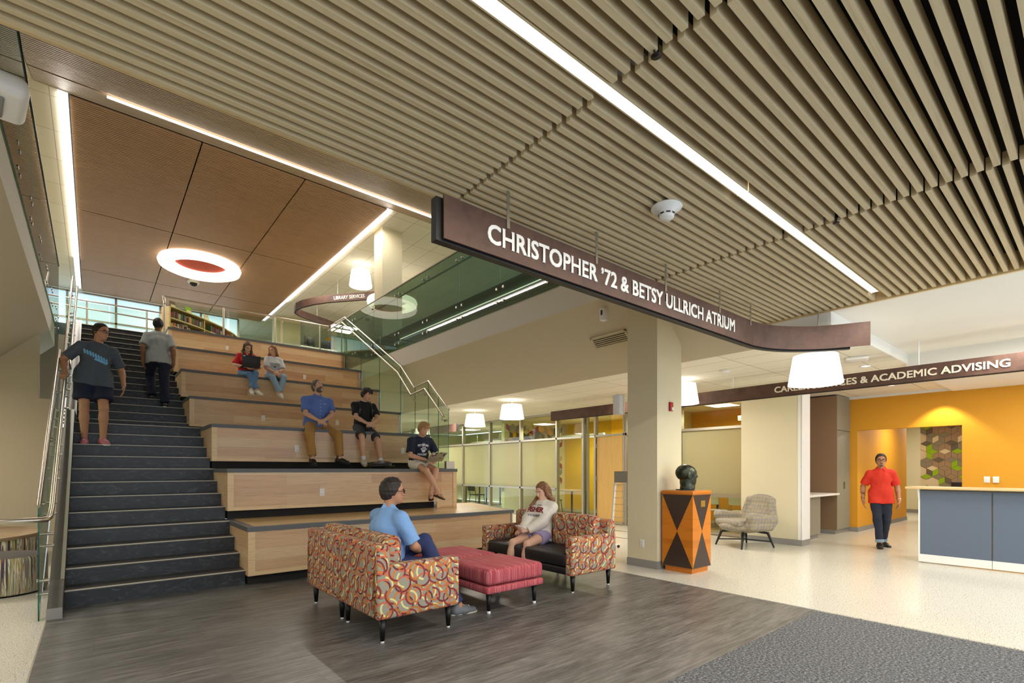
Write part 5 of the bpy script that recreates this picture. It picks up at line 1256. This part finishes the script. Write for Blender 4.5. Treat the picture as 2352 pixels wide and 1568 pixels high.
        if hs == 'long':
            for sg in (1, -1):
                S.cone(hc + hl * .066 * sg + hu * .06 - hf * .0, hc + hl * .078 * sg - hu * .05 + hf * .008, .030, .024, .02)
                fr_ = sg in q.get('hairfront', (1, -1))
                e_ = nb + l * .10 * sg + f * (.125 + q.get('loose', .02)) - u * q.get('hairlen', .12) if fr_ else nb - f * .125 + l * .05 * sg - u * .12
                m1 = nb + l * .095 * sg + f * (.03 if fr_ else -.05) + u * .035
                S.cone(hc + hl * .078 * sg - hu * .05 + hf * .0, m1, .024, .028, .02); S.cone(m1, e_, .030, .016, .02)
            S.cone(hc - hf * .055, nb - f * .10 - u * .06, .055, .045, .03, (l, 1.4))
        X, Y, Z = S.ax[0][:, None, None], S.ax[1][None, :, None], S.ax[2][None, None, :]
        S.F = S.F + (.0028 * np.sin(150 * X + 60 * Y) * np.cos(130 * Y - 40 * Z) + .0015 * np.sin(170 * Z)).astype(np.float32)
        S.mesh('hair', q['hair'], root)
    del S
    if q.get('beard'):
        S = SDF(hc - .16, hc + .16, .006)
        S.ell(hc + hf * .028 - hu * .062, (.072, .062, .064), HR, .01, [(hc - hu * .040, hu)]); S.ell(hc + hf * .088 - hu * .044, (.016, .032, .010), HR, .01)
        if q['beard'] == 'goatee':
            S.F[:] = 1; S.ell(hc + hf * .084 - hu * .086, (.022, .028, .020), HR, .01); S.ell(hc + hf * .096 - hu * .046, (.012, .028, .007), HR, .008)
        S.cut_ell(hc + hf * .104 - hu * .059, (.02, .02, .0075)); S.mesh('beard', q.get('beardcol', 'hair_grey'), root); del S
    if q.get('glasses'):
        g = MB().use('black')
        for sg in (1, -1):
            c = hc + hf * .105 + hl * .033 * sg + hu * .006
            g.tube([c + hl * .024 * math.cos(a) + hu * .018 * math.sin(a) for a in [2 * math.pi * i / 16 for i in range(17)]], .0028, 6)
            g.tube([c + hl * .024 * sg, hc + hf * .085 + hl * .080 * sg + hu * .010, hc - hf * .01 + hl * .084 * sg + hu * .008], .0026, 6)
        g.tube([hc + hf * .108 + hl * .01 + hu * .008, hc + hf * .108 - hl * .01 + hu * .008], .0026, 6); g.build('glasses', None, root)
    # shirt
    tsl = q.get('sleeve', .72); tt = q.get('loose', .018)
    allp = [pel, hc] + [a[i] for a in arms.values() for i in (0, 1, 2)]
    S = SDF(np.min(allp, 0) - .22, np.max(allp, 0) + .2, .0075)
    hem = pel - u * q.get('hem', .07)
    torso(S, tt, .035, hem)
    if q.get('belly'): S.ell(waist + f * .04 * q['belly'] + u * .02, (.11, .14, .12), np.stack([f, l, u], 1), .04, [(hem, -u)])
    if q.get('hem', .07) >= .10:
        for k, (hip, kn, an, toe) in legs.items(): S.cone(hip + u * .06, hip + (kn - hip) * .5, .096 * s + q.get('legloose', .014) + .004, .100 * s + q.get('legloose', .014) + .008, .03, None, [(hem, -u)])
    for k, (sh, el, wr, hd, hn, curl, sg) in arms.items():
        if tsl <= 1:
            e_ = sh + (el - sh) * tsl; S.cone(sh, e_ + (el - sh) * .15, .046 * s + tt * .8, .048 * s + tt * 1.2, .03, None, [(e_, unit(el - sh))])
        else:
            e_ = wr - (wr - el) * .04; S.cone(sh, el, .048 * s + tt * .8, .047 * s + tt, .03); S.cone(el, wr, .05 * s + tt, .032 * s + tt * .8, .02, None, [(e_, unit(wr - el))])
    S.wrinkle(q.get('wr', .0036), 40, q.get('seed', 0)); S.wrinkle(.0018, 83, q.get('seed', 0) + 2)
    S.cut_ell(nb + hf * .015 + u * .055, (.075, .072, .07))
    if q.get('vneck'): S.cut_ell(nb + f * .085 - u * .0, (.05, .03, .055))
    shirt = S.mesh(q.get('shirtname', 'shirt'), q['shirt'], root); del S
    if q.get('collar'):
        b = MB().use(q['shirt'])
        for sg in (1, -1):
            a_ = nb + u * .045 - f * .062; b_ = nb + u * .035 + l * .068 * sg; c_ = nb + f * .068 + u * .005 + l * .010 * sg; d_ = nb + f * .085 - u * .045 + l * .050 * sg; e_ = nb - u * .01 + l * .092 * sg; g_ = nb + u * .0 - f * .09
            vs = [a_, b_, c_, d_, e_, g_]; o_ = u * .006 + f * .004; vs2 = [p + o_ for p in vs]
            fs_ = [(0, 1, 4, 5), (1, 2, 3, 4), (6, 11, 10, 7), (7, 10, 9, 8), (0, 6, 7, 1), (1, 7, 8, 2), (2, 8, 9, 3), (3, 9, 10, 4), (4, 10, 11, 5)]
            b.add(vs + vs2, fs_, False)
        b.build('collar', None, root)
    # trousers or shorts
    allp = [pel] + [g[i] for g in legs.values() for i in (0, 1, 2)]
    S = SDF(np.min(allp, 0) - .22, np.max(allp, 0) + .2, .0075); tp = q.get('legloose', .014); leg = q.get('leglen', 1.9)
    S.cone(pel - u * .02, pel + u * .05, .112 * s * bulk + .004, .104 * s * bulk + .002, .02, (l, 1.28), [(pel + u * .06, u)])
    for k, (hip, kn, an, toe) in legs.items():
        if leg <= 1:
            e_ = hip + (kn - hip) * leg; S.cone(hip, e_ + (kn - hip) * .1, .088 * s + tp, .072 * s + tp * 1.8, .03, None, [(e_, unit(kn - hip))])
        else:
            S.cone(hip, kn, .088 * s + tp * .8, .060 * s + tp, .03); e_ = an - (an - kn) * q.get('cuff', .06)
            S.cone(kn, an, .060 * s + tp, .045 * s + tp * 1.2, .02, None, [(e_, unit(an - kn))])
    S.wrinkle(.0034, 36, q.get('seed', 0) + 4); S.wrinkle(.0016, 77, q.get('seed', 0) + 1); S.mesh(q.get('legname', 'trousers'), q['trousers'], root); del S
    if q.get('turnup'):
        for k, (hip, kn, an, toe) in legs.items():
            e_ = an - (an - kn) * .03; MB().use('denim_light').tube([e_ + unit(kn - an) * .05, e_], .066, 20).build('turned_up_cuff', None, root)
    # shoes
    if q.get('socks'):
        for k, (hip, kn, an, toe) in legs.items(): MB().use(q['socks']).tube([an + unit(kn - an) * .07, an], .042, 16).build('sock', None, root)
    for k, (hip, kn, an, toe) in legs.items():
        dn = unit(np.cross(np.cross(toe, V3(0, 0, -1)), toe)); sd_ = np.cross(toe, dn); heel = an + dn * .048 - toe * .035
        if q['shoes'] == 'sandal':
            b = MB().use('sandal'); o0 = heel + dn * .036
            fp = [(-.045, .0), (-.03, .034), (.06, .036), (.14, .048), (.20, .038), (.225, .0), (.20, -.038), (.14, -.045), (.06, -.034), (-.03, -.034)]
            vs = [o0 + toe * a + sd_ * c for a, c in fp]; vs += [p + dn * .016 for p in vs]; n_ = len(fp)
            b.add(vs, [tuple(range(n_)), tuple(range(2 * n_ - 1, n_ - 1, -1))] + [(i, n_ + i, n_ + (i + 1) % n_, (i + 1) % n_) for i in range(n_)], False)
            for sg in (1, -1): b.tube([o0 + toe * .165 + dn * -.02, o0 + toe * .13 - dn * .052 + sd_ * .012 * sg, o0 + toe * .07 - dn * .03 + sd_ * .040 * sg, o0 + toe * .06 + sd_ * .038 * sg], .006, 6)
            b.build('sandal', None, root); continue
        pp = [heel - toe * .06, heel + toe * .27, an]
        S = SDF(np.min(pp, 0) - .09, np.max(pp, 0) + .09, .006); bot = heel + dn * .036
        cl = [(bot, dn)]
        S.cone(heel, heel + toe * .10, .043, .043, .02, None, cl); S.cone(heel + toe * .08 + dn * .004, heel + toe * .195 + dn * .012, .042, .030, .03, (sd_, 1.25), cl); S.cone(an + unit(kn - an) * .03, heel, .040, .044, .03, None, [(an + unit(kn - an) * .035, unit(kn - an)), (bot, dn)])
        sh_ = S.mesh('shoe', q['shoes'], root); del S
        b = MB().use(q.get('sole', 'shoe_sole')); fp = [(-.055, .0), (-.045, .028), (0, .036), (.07, .040), (.14, .048), (.20, .040), (.232, .018), (.238, 0), (.232, -.018), (.20, -.040), (.14, -.046), (.07, -.037), (0, -.036), (-.045, -.028)]
        vs = [bot - dn * .010 + toe * a + sd_ * c for a, c in fp]; vs += [p + dn * .024 for p in vs]; n_ = len(fp)
        b.add(vs, [tuple(range(n_)), tuple(range(2 * n_ - 1, n_ - 1, -1))] + [(i, n_ + i, n_ + (i + 1) % n_, (i + 1) % n_) for i in range(n_)], True).build('sole', None, sh_)
        lc = MB().use(q.get('lace', 'print_white'))
        for i in range(3):
            c = heel + toe * (.085 + .028 * i) - dn * (.044 - .006 * i); lc.tube([c - sd_ * .02, c - dn * .006, c + sd_ * .02], .003, 5)
        lc.build('laces', None, sh_)
    return dict(root=root, shirt=shirt, pel=pel, chest=chest, top=top, f=f, l=l, u=u, nb=nb, hc=hc, arms=arms, legs=legs, waist=waist)
def decal(pr_, items, name='print'):
    """items: (verts 2D list, faces, material, offset (x, y), ) laid on the chest of the shirt"""
    shirt = pr_['shirt']; me = shirt.data; bvh = BVHTree.FromPolygons([v.co.copy() for v in me.vertices], [tuple(p.vertices) for p in me.polygons])
    f, l, u = (Vector(pr_[k]) for k in 'flu'); o = Vector(pr_['chest']); b = MB()
    for vs, fs, mat, (ox, oy) in items:
        vs, fs = fine(vs, fs); out = []
        for v in vs:
            p = o + u * (v.y + oy) + l * (v.x + ox); hit = bvh.ray_cast(p + f * .5, -f)
            out.append((hit[0] + f * .0045) if hit[0] is not None else p + f * .14)
        b.use(mat).add(out, fs, False)
    return b.build(name, None, pr_['root'])
def fine(vs, fs, L=.012):
    bm = bmesh.new(); V_ = [bm.verts.new(v) for v in vs]
    for f_ in fs:
        try: bm.faces.new([V_[i] for i in f_])
        except ValueError: pass
    bmesh.ops.triangulate(bm, faces=bm.faces[:])
    for _ in range(5):
        es = [e for e in bm.edges if e.calc_length() > L]
        if not es: break
        bmesh.ops.subdivide_edges(bm, edges=es, cuts=1); bmesh.ops.triangulate(bm, faces=bm.faces[:])
    bm.verts.index_update(); r = ([v.co.copy() for v in bm.verts], [tuple(v.index for v in f_.verts) for f_ in bm.faces]); bm.free(); return r
def T(txt, w_, h_, bold=.02, arch=0):
    vs, fs = text_mesh(txt, 1, 0, bold); vs = fitw(vs, w_, h_)
    if arch: vs = [Vector((v.x, v.y + arch * (1 - (v.x / (w_ / 2)) ** 2), v.z)) for v in vs]
    return vs, fs
def blob(x, y, rx, ry, n=14, rot=0):
    pts = [Vector((x + rx * math.cos(a) * math.cos(rot) - ry * math.sin(a) * math.sin(rot), y + rx * math.cos(a) * math.sin(rot) + ry * math.sin(a) * math.cos(rot), 0)) for a in [2 * math.pi * i / n for i in range(n)]]
    return pts, [tuple(range(n))]
def bar(x0, y0, x1, y1, w_):
    d = Vector((x1 - x0, y1 - y0, 0)).normalized(); n = Vector((-d.y, d.x, 0)) * w_ / 2; a, b = Vector((x0, y0, 0)), Vector((x1, y1, 0)); return [a - n, b - n, b + n, a + n], [(0, 1, 2, 3)]
def laptop(loc, rz, label, open_deg, w_=.36, d_=.25, mat='near_black', tilt=0):
    r = empty('laptop', loc, rz, label, 'laptop'); r.rotation_euler = (0, math.radians(tilt), rz)
    MB().rbox(-d_ / 2, d_ / 2, -w_ / 2, w_ / 2, 0, .016, .004, 2).build('base', mat, r); MB().box(-d_ / 2 + .08, d_ / 2 - .03, -w_ / 2 + .02, w_ / 2 - .02, .016, .018).build('keyboard', 'black', r)
    Rm = Matrix.Translation((d_ / 2, 0, .016)) @ Matrix.Rotation(math.radians(open_deg), 4, 'Y')
    b = MB(); b.rbox(-d_ + .005, 0, -w_ / 2, w_ / 2, 0, .009, .003, 2, Rm); lid = b.build('lid', mat, r)
    MB().box(-d_ + .02, -.02, -w_ / 2 + .015, w_ / 2 - .015, -.001, 0, Rm).build('screen', 'grey_plastic', lid)
    return r, lid, Rm
S90 = -math.pi / 2
# --- upper tier: woman in red with a laptop
zs = 20 * R_
p1 = person((2.72, 12.69 + .26, zs), S90, 'young woman in a red top with long brown hair, typing on a black laptop', dict(s=.94, fem=True, pel=(0, 0, .085), lean=10, head=(4, 32, 0), skin='skin_fair', hair='hair_brown', hairstyle='long', hairlen=.12,
    shirt='cloth_red', loose=.026, sleeve=.85, vneck=True, trousers='denim_blue', shoes='shoe_white', lace='shoe_white', hem=.09,
    handL=((.27, .10, .20), (-.3, .8, -.6), (.8, -.4, -.2), (0, 0, -1), 25), handR=((.27, -.08, .20), (-.3, -.8, -.6), (.8, .4, -.2), (0, 0, -1), 25),
    footL=((.47, .02, -.33), (1, .2, .4), (.85, -.1, -.35)), footR=((.50, .13, -.34), (1, 0, .4), (.8, .5, -.35)), seed=1))
lp, lid, Rm = laptop((2.74, 12.69 - .02, zs + .175), S90, 'open black laptop, lid back facing the camera, on the lap of the woman in red', 104, .38, .25)
MB().box(-.235, -.215, -.17, -.13, .009, .0105, Rm).build('lid_mark', 'print_white', lid)
# --- upper tier: woman in white tee
p2 = person((3.30, 12.69 + .26, zs), S90, 'young woman with long blond hair in a white printed t-shirt and light jeans', dict(s=.94, fem=True, pel=(0, 0, .085), lean=14, side=0, head=(-42, 12, 6), skin='skin_light', hair='hair_goldbrown', hairstyle='long', hairfront=(), hairthick=.009,
    shirt='cloth_white', loose=.028, sleeve=.85, trousers='denim_light', shoes='shoe_white', lace='shoe_white', hem=.05,
    handL=((.36, .02, .15), (-.4, .8, -.2), (.6, -.5, -.5), (0, -.6, -.6), 35), handR=((.36, -.03, .13), (-.4, -.8, -.2), (.6, .4, -.5), (0, .6, -.6), 35),
    footL=((.46, .04, -.34), (1, .3, .4), (.9, .1, -.35)), footR=((.50, .02, -.36), (1, -.25, .4), (.85, .25, -.4)), seed=2))
w1, w2 = T("ST. JOHN FISHER", .19, .026, .02), T("W", .07, .045, .05)
decal(p2, [(w1[0], w1[1], 'print_dark', (0, .0)), (*bar(-.105, .022, .105, .022, .005), 'print_dark', (0, 0)), (*bar(-.105, -.022, .105, -.022, .005), 'print_dark', (0, 0)), (*bar(-.105, .022, -.105, -.022, .004), 'print_dark', (0, 0)), (*bar(.105, .022, .105, -.022, .004), 'print_dark', (0, 0)), (w2[0], w2[1], 'print_dark', (0, -.062)), (*bar(-.1, -.045, -.045, -.045, .006), 'print_dark', (0, 0)), (*bar(.045, -.045, .1, -.045, .006), 'print_dark', (0, 0))])
a_ = p2['arms']['L']; MB().use('dark_metal').tube([a_[2] - unit(a_[2] - a_[1]) * .03, a_[2] - unit(a_[2] - a_[1]) * .008], .031, 16).build('wristwatch', None, p2['root'])
# --- third tier: bearded man in blue shirt
zs = 12 * R_
p3 = person((3.13, 9.10 + .27, zs), S90, 'bearded man in a blue button shirt and khaki trousers, looking up with hands clasped', dict(s=1.04, bulk=1.28, sw=.215, pel=(0, 0, .10), lean=8, twist=4, head=(24, -20, -4), skin='skin_light', hair='hair_grey', beard='full', hairthick=.006,
    shirt='cloth_blue', loose=.022, sleeve=.78, collar=True, trousers='khaki', shoes='shoe_black', sole='shoe_black', lace='shoe_black', hem=.03, belly=1, cuff=.10, legloose=.018,
    handL=((.33, .045, .16), (-.2, 1, -.2), (.45, -.75, -.3), (0, -.6, -.7), 48), handR=((.33, -.055, .14), (-.2, -1, -.2), (.45, .75, -.3), (0, .6, -.7), 48),
    footL=((.46, .27, -.52), (1, .75, .6), (.75, .65, -.1)), footR=((.46, -.21, -.53), (1, -.6, .6), (.95, -.05, -.25)), seed=3))
b = MB().use('print_white')
for i in range(5):
    c = p3['chest'] + p3['u'] * (.10 - .065 * i) + p3['f'] * .158; b.lathe([(0, 0), (.006, 0), (.006, .003), (0, .003)], c, 8, Matrix.Rotation(math.pi / 2, 3, 'Y'))
shirt_bvh = None
decal(p3, [(*blob(0, .10 - .06 * i, .006, .006, 8), 'print_white', (0, 0)) for i in range(6)] + [(*bar(.055, .045, .105, .045, .006), 'print_white', (0, 0))], 'buttons')
# --- third tier: young man in black
p4 = person((4.02, 9.10 + .27, zs), S90, 'young man in a black t-shirt with backpack straps, looking down to the right', dict(s=1.0, sw=.19, pel=(0, 0, .095), lean=9, head=(28, 24, 0), skin='skin_light', hair='hair_dark', hairstyle='mop', hairthick=.014,
    shirt='cloth_black', loose=.020, sleeve=.72, trousers='shorts_charcoal', leglen=.86, legname='shorts', legloose=.012, shoes='shoe_white', lace='shoe_grey', socks='cloth_white', hem=.05,
    handL=((.34, .055, .16), (-.3, 1, -.3), (.5, -.7, -.3), (0, -.6, -.7), 40), handR=((.34, -.035, .14), (-.3, -1, -.3), (.5, .7, -.3), (0, .6, -.7), 40),
    footL=((.42, .19, -.58), (1, .3, .6), (.95, .25, -.05)), footR=((.38, -.14, -.54), (1, -.3, .6), (.95, -.15, -.2)), seed=4))
for sg in (1, -1):
    c0, ch, f_, l_, u_ = p4['nb'], p4['chest'], p4['f'], p4['l'], p4['u']
    pts_ = [c0 - f_ * .10 + l_ * .09 * sg - u_ * .02, c0 + l_ * .105 * sg + u_ * .018, c0 + f_ * .06 + l_ * .118 * sg - u_ * .04, ch + f_ * .135 + l_ * .125 * sg + u_ * .02, ch + f_ * .13 + l_ * .135 * sg - u_ * .10, ch + f_ * .02 + l_ * .16 * sg - u_ * .17]
    MB().use('near_black').tube(pts_, .022, 8, flat=.4).build('backpack_strap', None, p4['root'])
    MB().use('grey_plastic').tube([pts_[3] + f_ * .012 - l_ * .02 * sg, pts_[3] + f_ * .016 + l_ * .02 * sg], .005, 6).build('strap_buckle', None, p4['root'])
bp = empty('backpack', (4.03, 8.62, 8 * R_), .2, 'black backpack lying flat at the feet of the young man in black', 'backpack')
S = SDF((-.28, -.22, 0), (.3, .22, .2), .012); S.ell((0, 0, .06), (.25, .17, .075), k=.03); S.ell((.1, 0, .10), (.14, .12, .05), k=.03); S.cut_plane((0, 0, .006), (0, 0, -1)); S.wrinkle(.005, 30, 2); S.mesh('bag_body', 'near_black', bp)
MB().tube([(.2, .04, .09), (.27, .06, .13), (.33, 0, .07), (.27, -.07, .04), (.2, -.1, .05)], .012, 8, flat=.5).build('strap', 'black', bp)
# --- second tier: young man with the sticker laptop
zs = 8 * R_
p5 = person((4.56, 7.88 + .27, zs), S90, 'young blond man in a navy hockey t-shirt and sandals, sitting with a sticker-covered laptop', dict(s=1.0, sw=.19, pel=(0, 0, .095), lean=13, head=(8, 26, 0), skin='skin_light', hair='hair_blond', hairstyle='mop', hairthick=.014,
    shirt='cloth_navy', loose=.026, sleeve=.80, trousers='shorts_cream', leglen=.55, legname='shorts', legloose=.02, shoes='sandal', hem=.07,
    handL=((.32, .14, .17), (-.4, .9, -.5), (.8, -.4, -.3), (0, 0, -1), 25), handR=((.32, -.06, .17), (-.4, -.9, -.5), (.8, .4, -.3), (0, 0, -1), 25),
    footL=((.46, -.0, -.42), (1, .35, .5), (.85, -.5, -.25)), footR=((.50, .11, -.40), (1, -.35, .5), (.85, .45, -.3)), seed=5))
pa, hk = T("PITTSFORD", .22, .036, .05, .014), T("HOCKEY", .19, .036, .05)
paw = [(*blob(0, -.015, .036, .030), 'print_white', (0, -.05))] + [(*blob(x, y, .013, .019, 10, r), 'print_white', (0, -.05)) for x, y, r in ((-.045, .018, .5), (-.018, .042, .15), (.018, .042, -.15), (.045, .018, -.5))]
decal(p5, [(pa[0], pa[1], 'print_white', (0, .025)), (hk[0], hk[1], 'print_white', (0, -.13)), (*bar(-.018, .064, .018, .064, .007), 'print_white', (0, 0)), (*bar(-.018, .055, -.018, .073, .006), 'print_white', (0, 0)), (*bar(.018, .055, .018, .073, .006), 'print_white', (0, 0))] + paw)
lp, lid, Rm = laptop((4.64, 7.88 - .06, zs + .135), S90 + .1, 'laptop covered in small stickers on the lap of the young man in navy', 138, .33, .21, 'grey_panel')
b = MB(); rr = random.Random(4)
for i in range(12):
    x, y = rr.uniform(-.21, -.03), rr.uniform(-.14, .14); b.use(rr.choice(['near_black', 'print_maroon', 'felt_green', 'print_white', 'felt_dark', 'near_black'])).box(x - .014, x + .014, y - .02, y + .02, .0092, .0104, Rm)
b.build('stickers', None, lid)
# --- man going down the stair
zf10 = 10 * R_
p6 = person((-.01, nos(10) + .20, zf10), S90 + .05, 'man in charcoal t-shirt and navy shorts walking down the stair, hand on the rail', dict(s=1.085, bulk=1.03, sw=.172, pel=(0, 0, .985), lean=3, side=-6, head=(38, 8, 0), skin='skin_tan', hair='hair_dark', hairthick=.005, glasses=True,
    shirt='cloth_grey', loose=.020, sleeve=.80, trousers='shorts_navy', leglen=.72, legname='shorts', legloose=.03, shoes='shoe_pink', sole='shoe_white', hem=.10, wr=.002,
    handL=((.03, .36, .93), (-.6, .2, 0), (.05, .0, -1), (0, -1, 0), 20), handR=((.18, -.315, 1.02), (-.6, -.7, -.2), (.75, -.3, -.6), (-.3, .3, -1), 55),
    footL=((.09, .11, .085), (1, .1, 0), (.96, .25, -.05)), footR=((-.02, -.10, .085), (1, -.1, 0), (.98, -.1, -.05)), seed=6))
items = [(*bar(-.15 + .033 * i, .03 - .012 * i, -.132 + .033 * i, -.035 - .012 * i, .022), 'print_blue', (0, .02)) for i in range(9)] + [(*bar(-.02, -.075, .13, -.115, .028), 'print_blue', (0, .0))]
decal(p6, items, 'faded_blue_print')
lf = p6['legs']['R']; MB().use('print_white').tube([lf[0] + V3(.0, -.125, -.10), lf[0] + V3(.0, -.135, -.30)], .02, 8, flat=.35).build('side_stripe', None, p6['root'])
# --- man going up the stair
p7 = person((1.0, nos(15) + .16, 15 * R_), -S90 - .05, 'man seen from behind in a light grey t-shirt and dark trousers, climbing the stair', dict(s=1.085, sw=.165, pel=(.06, 0, 1.0), lean=5, head=(-8, 5, 0), skin='skin_dark', hair='hair_black', hairthick=.005,
    shirt='cloth_silver', loose=.024, sleeve=.82, trousers='trouser_navy', legloose=.022, cuff=.03, shoes='shoe_black', sole='shoe_white', hem=.10,
    handL=((.06, .25, .93), (-.6, .2, 0), (.1, 0, -1), (0, -1, 0), 30), handR=((-.0, -.26, .92), (-.6, -.2, 0), (.05, 0, -1), (0, 1, 0), 30),
    footL=((.30, .10, R_ + .085), (1, .1, 0), (1, .05, 0)), footR=((-.04, -.11, .085), (1, -.05, 0), (1, -.1, -.05)), seed=7))
# --- man in the red polo
p8 = person((11.02, 2.70, 0), math.radians(203), 'tattooed man in an orange-red polo and dark jeans, walking beside the reception desk', dict(s=1.0, bulk=.90, sw=.162, pel=(0, 0, .92), lean=0, head=(-4, 2, 0), skin='skin_tan', hair='hair_dark', hairthick=.006, glasses=True, beard='goatee', beardcol='hair_grey',
    shirt='cloth_orange_red', loose=.022, sleeve=.80, collar=True, trousers='denim_dark', cuff=.05, legloose=.008, shoes='shoe_black', sole='shoe_black', lace='shoe_black', hem=.12, turnup=True,
    handL=((.03, .265, .86), (-.6, .25, 0), (.1, -.05, -1), (0, -1, 0), 25), handR=((-.02, -.265, .86), (-.6, -.25, 0), (.1, .05, -1), (0, 1, 0), 25),
    footL=((-.10, .05, .10), (1, .1, 0), (.9, .5, -.2)), footR=((.17, -.04, .085), (1, 0, 0), (1, -.12, 0)), seed=8))
for k in 'LR':
    a_ = p8['arms'][k]; rr = random.Random(7 if k == 'L' else 9); b = MB().use('denim_dark'); ax_ = unit(a_[2] - a_[1]); e1 = unit(np.cross(ax_, V3(1, .3, 0))); e2 = np.cross(ax_, e1)
    for i in range(16):
        t_ = rr.uniform(.12, .85); an_ = rr.uniform(0, 6.28); rad = .0415 + (.027 - .0415) * t_ + .0015; c = a_[1] + (a_[2] - a_[1]) * t_; P_ = []
        for j in range(4): an2 = an_ + j * .28; P_.append(c + ax_ * .012 * math.sin(j * 2.1 + i) + (e1 * math.cos(an2) + e2 * math.sin(an2)) * rad)
        b.tube(P_, .0035, 5)
    b.build('forearm_tattoo', None, p8['root'])
    MB().use('white_plastic' if k == 'L' else 'black').tube([a_[2] - ax_ * .025, a_[2] - ax_ * .005], .0305, 14).build('wristwatch' if k == 'L' else 'bracelet', None, p8['root'])
# --- man on the near loveseat
p9 = person((2.10, 4.38, .45), math.radians(6), 'man with glasses in a light blue polo, seen from behind on the near patterned loveseat', dict(s=1.02, bulk=1.12, sw=.20, pel=(.02, 0, .085), lean=3, twist=0, head=(-24, 3, 0), skin='skin_tan', hair='hair_dark', hairthick=.013, glasses=True,
    shirt='cloth_sky', loose=.024, sleeve=.85, collar=True, trousers='trouser_blue', legloose=.016, shoes='shoe_grey', sole='shoe_sole', hem=.07,
    handL=((.34, .08, .20), (-.5, .9, -.4), (.7, -.6, -.1), (0, -.2, -1), 40), handR=((.32, -.10, .17), (-.4, -.9, -.5), (.8, .5, 0), (0, .2, -1), 40),
    footL=((.42, -.36, -.08), (.6, .5, 1.5), (.1, -.6, -.8)), footR=((.60, -.36, -.365), (1, -.1, .6), (.97, -.2, 0)), seed=9))
# --- girl on the far loveseat
p10 = person((4.565, 4.90, .45), math.radians(192), 'young woman in a cream college sweatshirt and shorts on the far patterned loveseat', dict(s=.93, fem=True, pel=(.0, 0, .085), lean=-15, head=(-12, 20, 0), skin='skin_fair', hair='hair_lightbrown', hairstyle='long', hairfront=(-1,), hairlen=.10, hairthick=.009,
    shirt='cloth_cream', shirtname='sweatshirt', loose=.034, sleeve=2, trousers='shorts_lilac', leglen=.42, legname='shorts', legloose=.018, shoes='shoe_white', hem=.06, wr=.004,
    handL=((.25, -.02, .17), (-.4, .9, -.4), (.7, -.6, 0), (0, -.3, -1), 40), handR=((.29, -.06, .16), (-.4, -.9, -.5), (.9, .1, .2), (0, .6, .8), 50),
    footL=((.46, .06, -.365), (1, .1, .6), (1, .1, 0)), footR=((.47, -.16, -.365), (1, -.1, .6), (1, -.1, 0)), seed=10))
fi = T("FISHER", .25, .075, .05, .012); sj = T("ST. JOHN", .13, .022, .02, .006); co = T("COLLEGE", .16, .028, .03)
decal(p10, [(fi[0], fi[1], 'print_maroon', (0, .0)), (sj[0], sj[1], 'print_navy', (0, .07)), (co[0], co[1], 'print_navy', (0, -.07))])
a_ = p10['arms']['R']; hpos = a_[2] + a_[3] * .08 + V3(0, .0, .022)
ph = empty('smartphone', tuple(Matrix.Rotation(math.radians(192), 3, 'Z') @ Vector(hpos) + Vector((4.565, 4.90, .45))), math.radians(192), 'smartphone held by the young woman in the cream sweatshirt', 'phone'); ph.rotation_euler = (0, math.radians(-35), math.radians(192))
MB().rbox(-.07, .07, -.036, .036, 0, .009, .003, 2).build('case', 'print_white', ph); MB().box(-.064, .064, -.032, .032, .009, .0095).build('screen', 'near_black', ph)

# ---------------------------------------------------------------- bronze bust
t = NT('bronze', .38, .75); v = t.uv(obj=True); n = t.noise(v, 18, 5, .7); t.color(t.ramp(n, [(.35, '#23261f'), (.55, '#42473a'), (.75, '#6b6f5c')])); t.bump(t.noise(v, 60, 3), .35, .004); M['bronze'] = t.m
bu = empty('bronze_bust', (6.37, 3.82, 1.12), math.radians(-32), 'dark bronze bust of a man with moustache, standing on the amber pedestal', 'bust')
S = SDF((-.2, -.16, 0), (.22, .16, .38), .005); H0 = V3(0, 0, .215); fx, ly_, uz_ = V3(1, 0, 0), V3(0, 1, 0), V3(0, 0, 1)
S.cone(V3(.015, 0, .03), V3(.0, 0, .13), .092, .088, .02); S.cone(V3(.015, 0, .0), V3(.015, 0, .025), .10, .098, .01); S.cone(V3(.06, 0, .04), V3(.06, 0, .10), .05, .05, .04)
S.ell(H0 + V3(-.012, 0, .03), (.142, .112, .118), None, .01); S.ell(H0 + V3(.05, 0, .03), (.085, .088, .085), None, .03); S.ell(H0 + V3(.048, 0, -.055), (.092, .088, .088), None, .03); S.ell(H0 + V3(.09, 0, -.115), (.042, .045, .034), None, .03)
S.ell(H0 + V3(.106, 0, .042), (.026, .070, .018), None, .025)
S.cone(H0 + V3(.125, 0, .02), H0 + V3(.152, 0, -.022), .013, .020, .015); S.ell(H0 + V3(.138, .0, -.028), (.02, .032, .014), None, .01)
S.ell(H0 + V3(.122, 0, -.066), (.022, .042, .011), None, .008); S.ell(H0 + V3(.120, 0, -.086), (.020, .036, .010), None, .008); S.ell(H0 + V3(.125, 0, -.052), (.018, .040, .009), None, .006)
for sg in (1, -1):
    S.ell(H0 + V3(.095, .062 * sg, -.02), (.035, .03, .03), None, .03); S.ell(H0 + V3(-.01, .110 * sg, -.012), (.032, .016, .046), None, .012)
    S.cut_ell(H0 + V3(.125, .044 * sg, .018), (.018, .024, .014)); S.ell(H0 + V3(.104, .043 * sg, .017), (.016, .02, .011), None, .002)
S.cut_plane((0, 0, .012), (0, 0, -1)); S.wrinkle(.0012, 90, 1); S.mesh('head', 'bronze', bu)
MB().box(-.11, .07, -.09, .09, 0, .014).build('base_plate', 'black', bu)
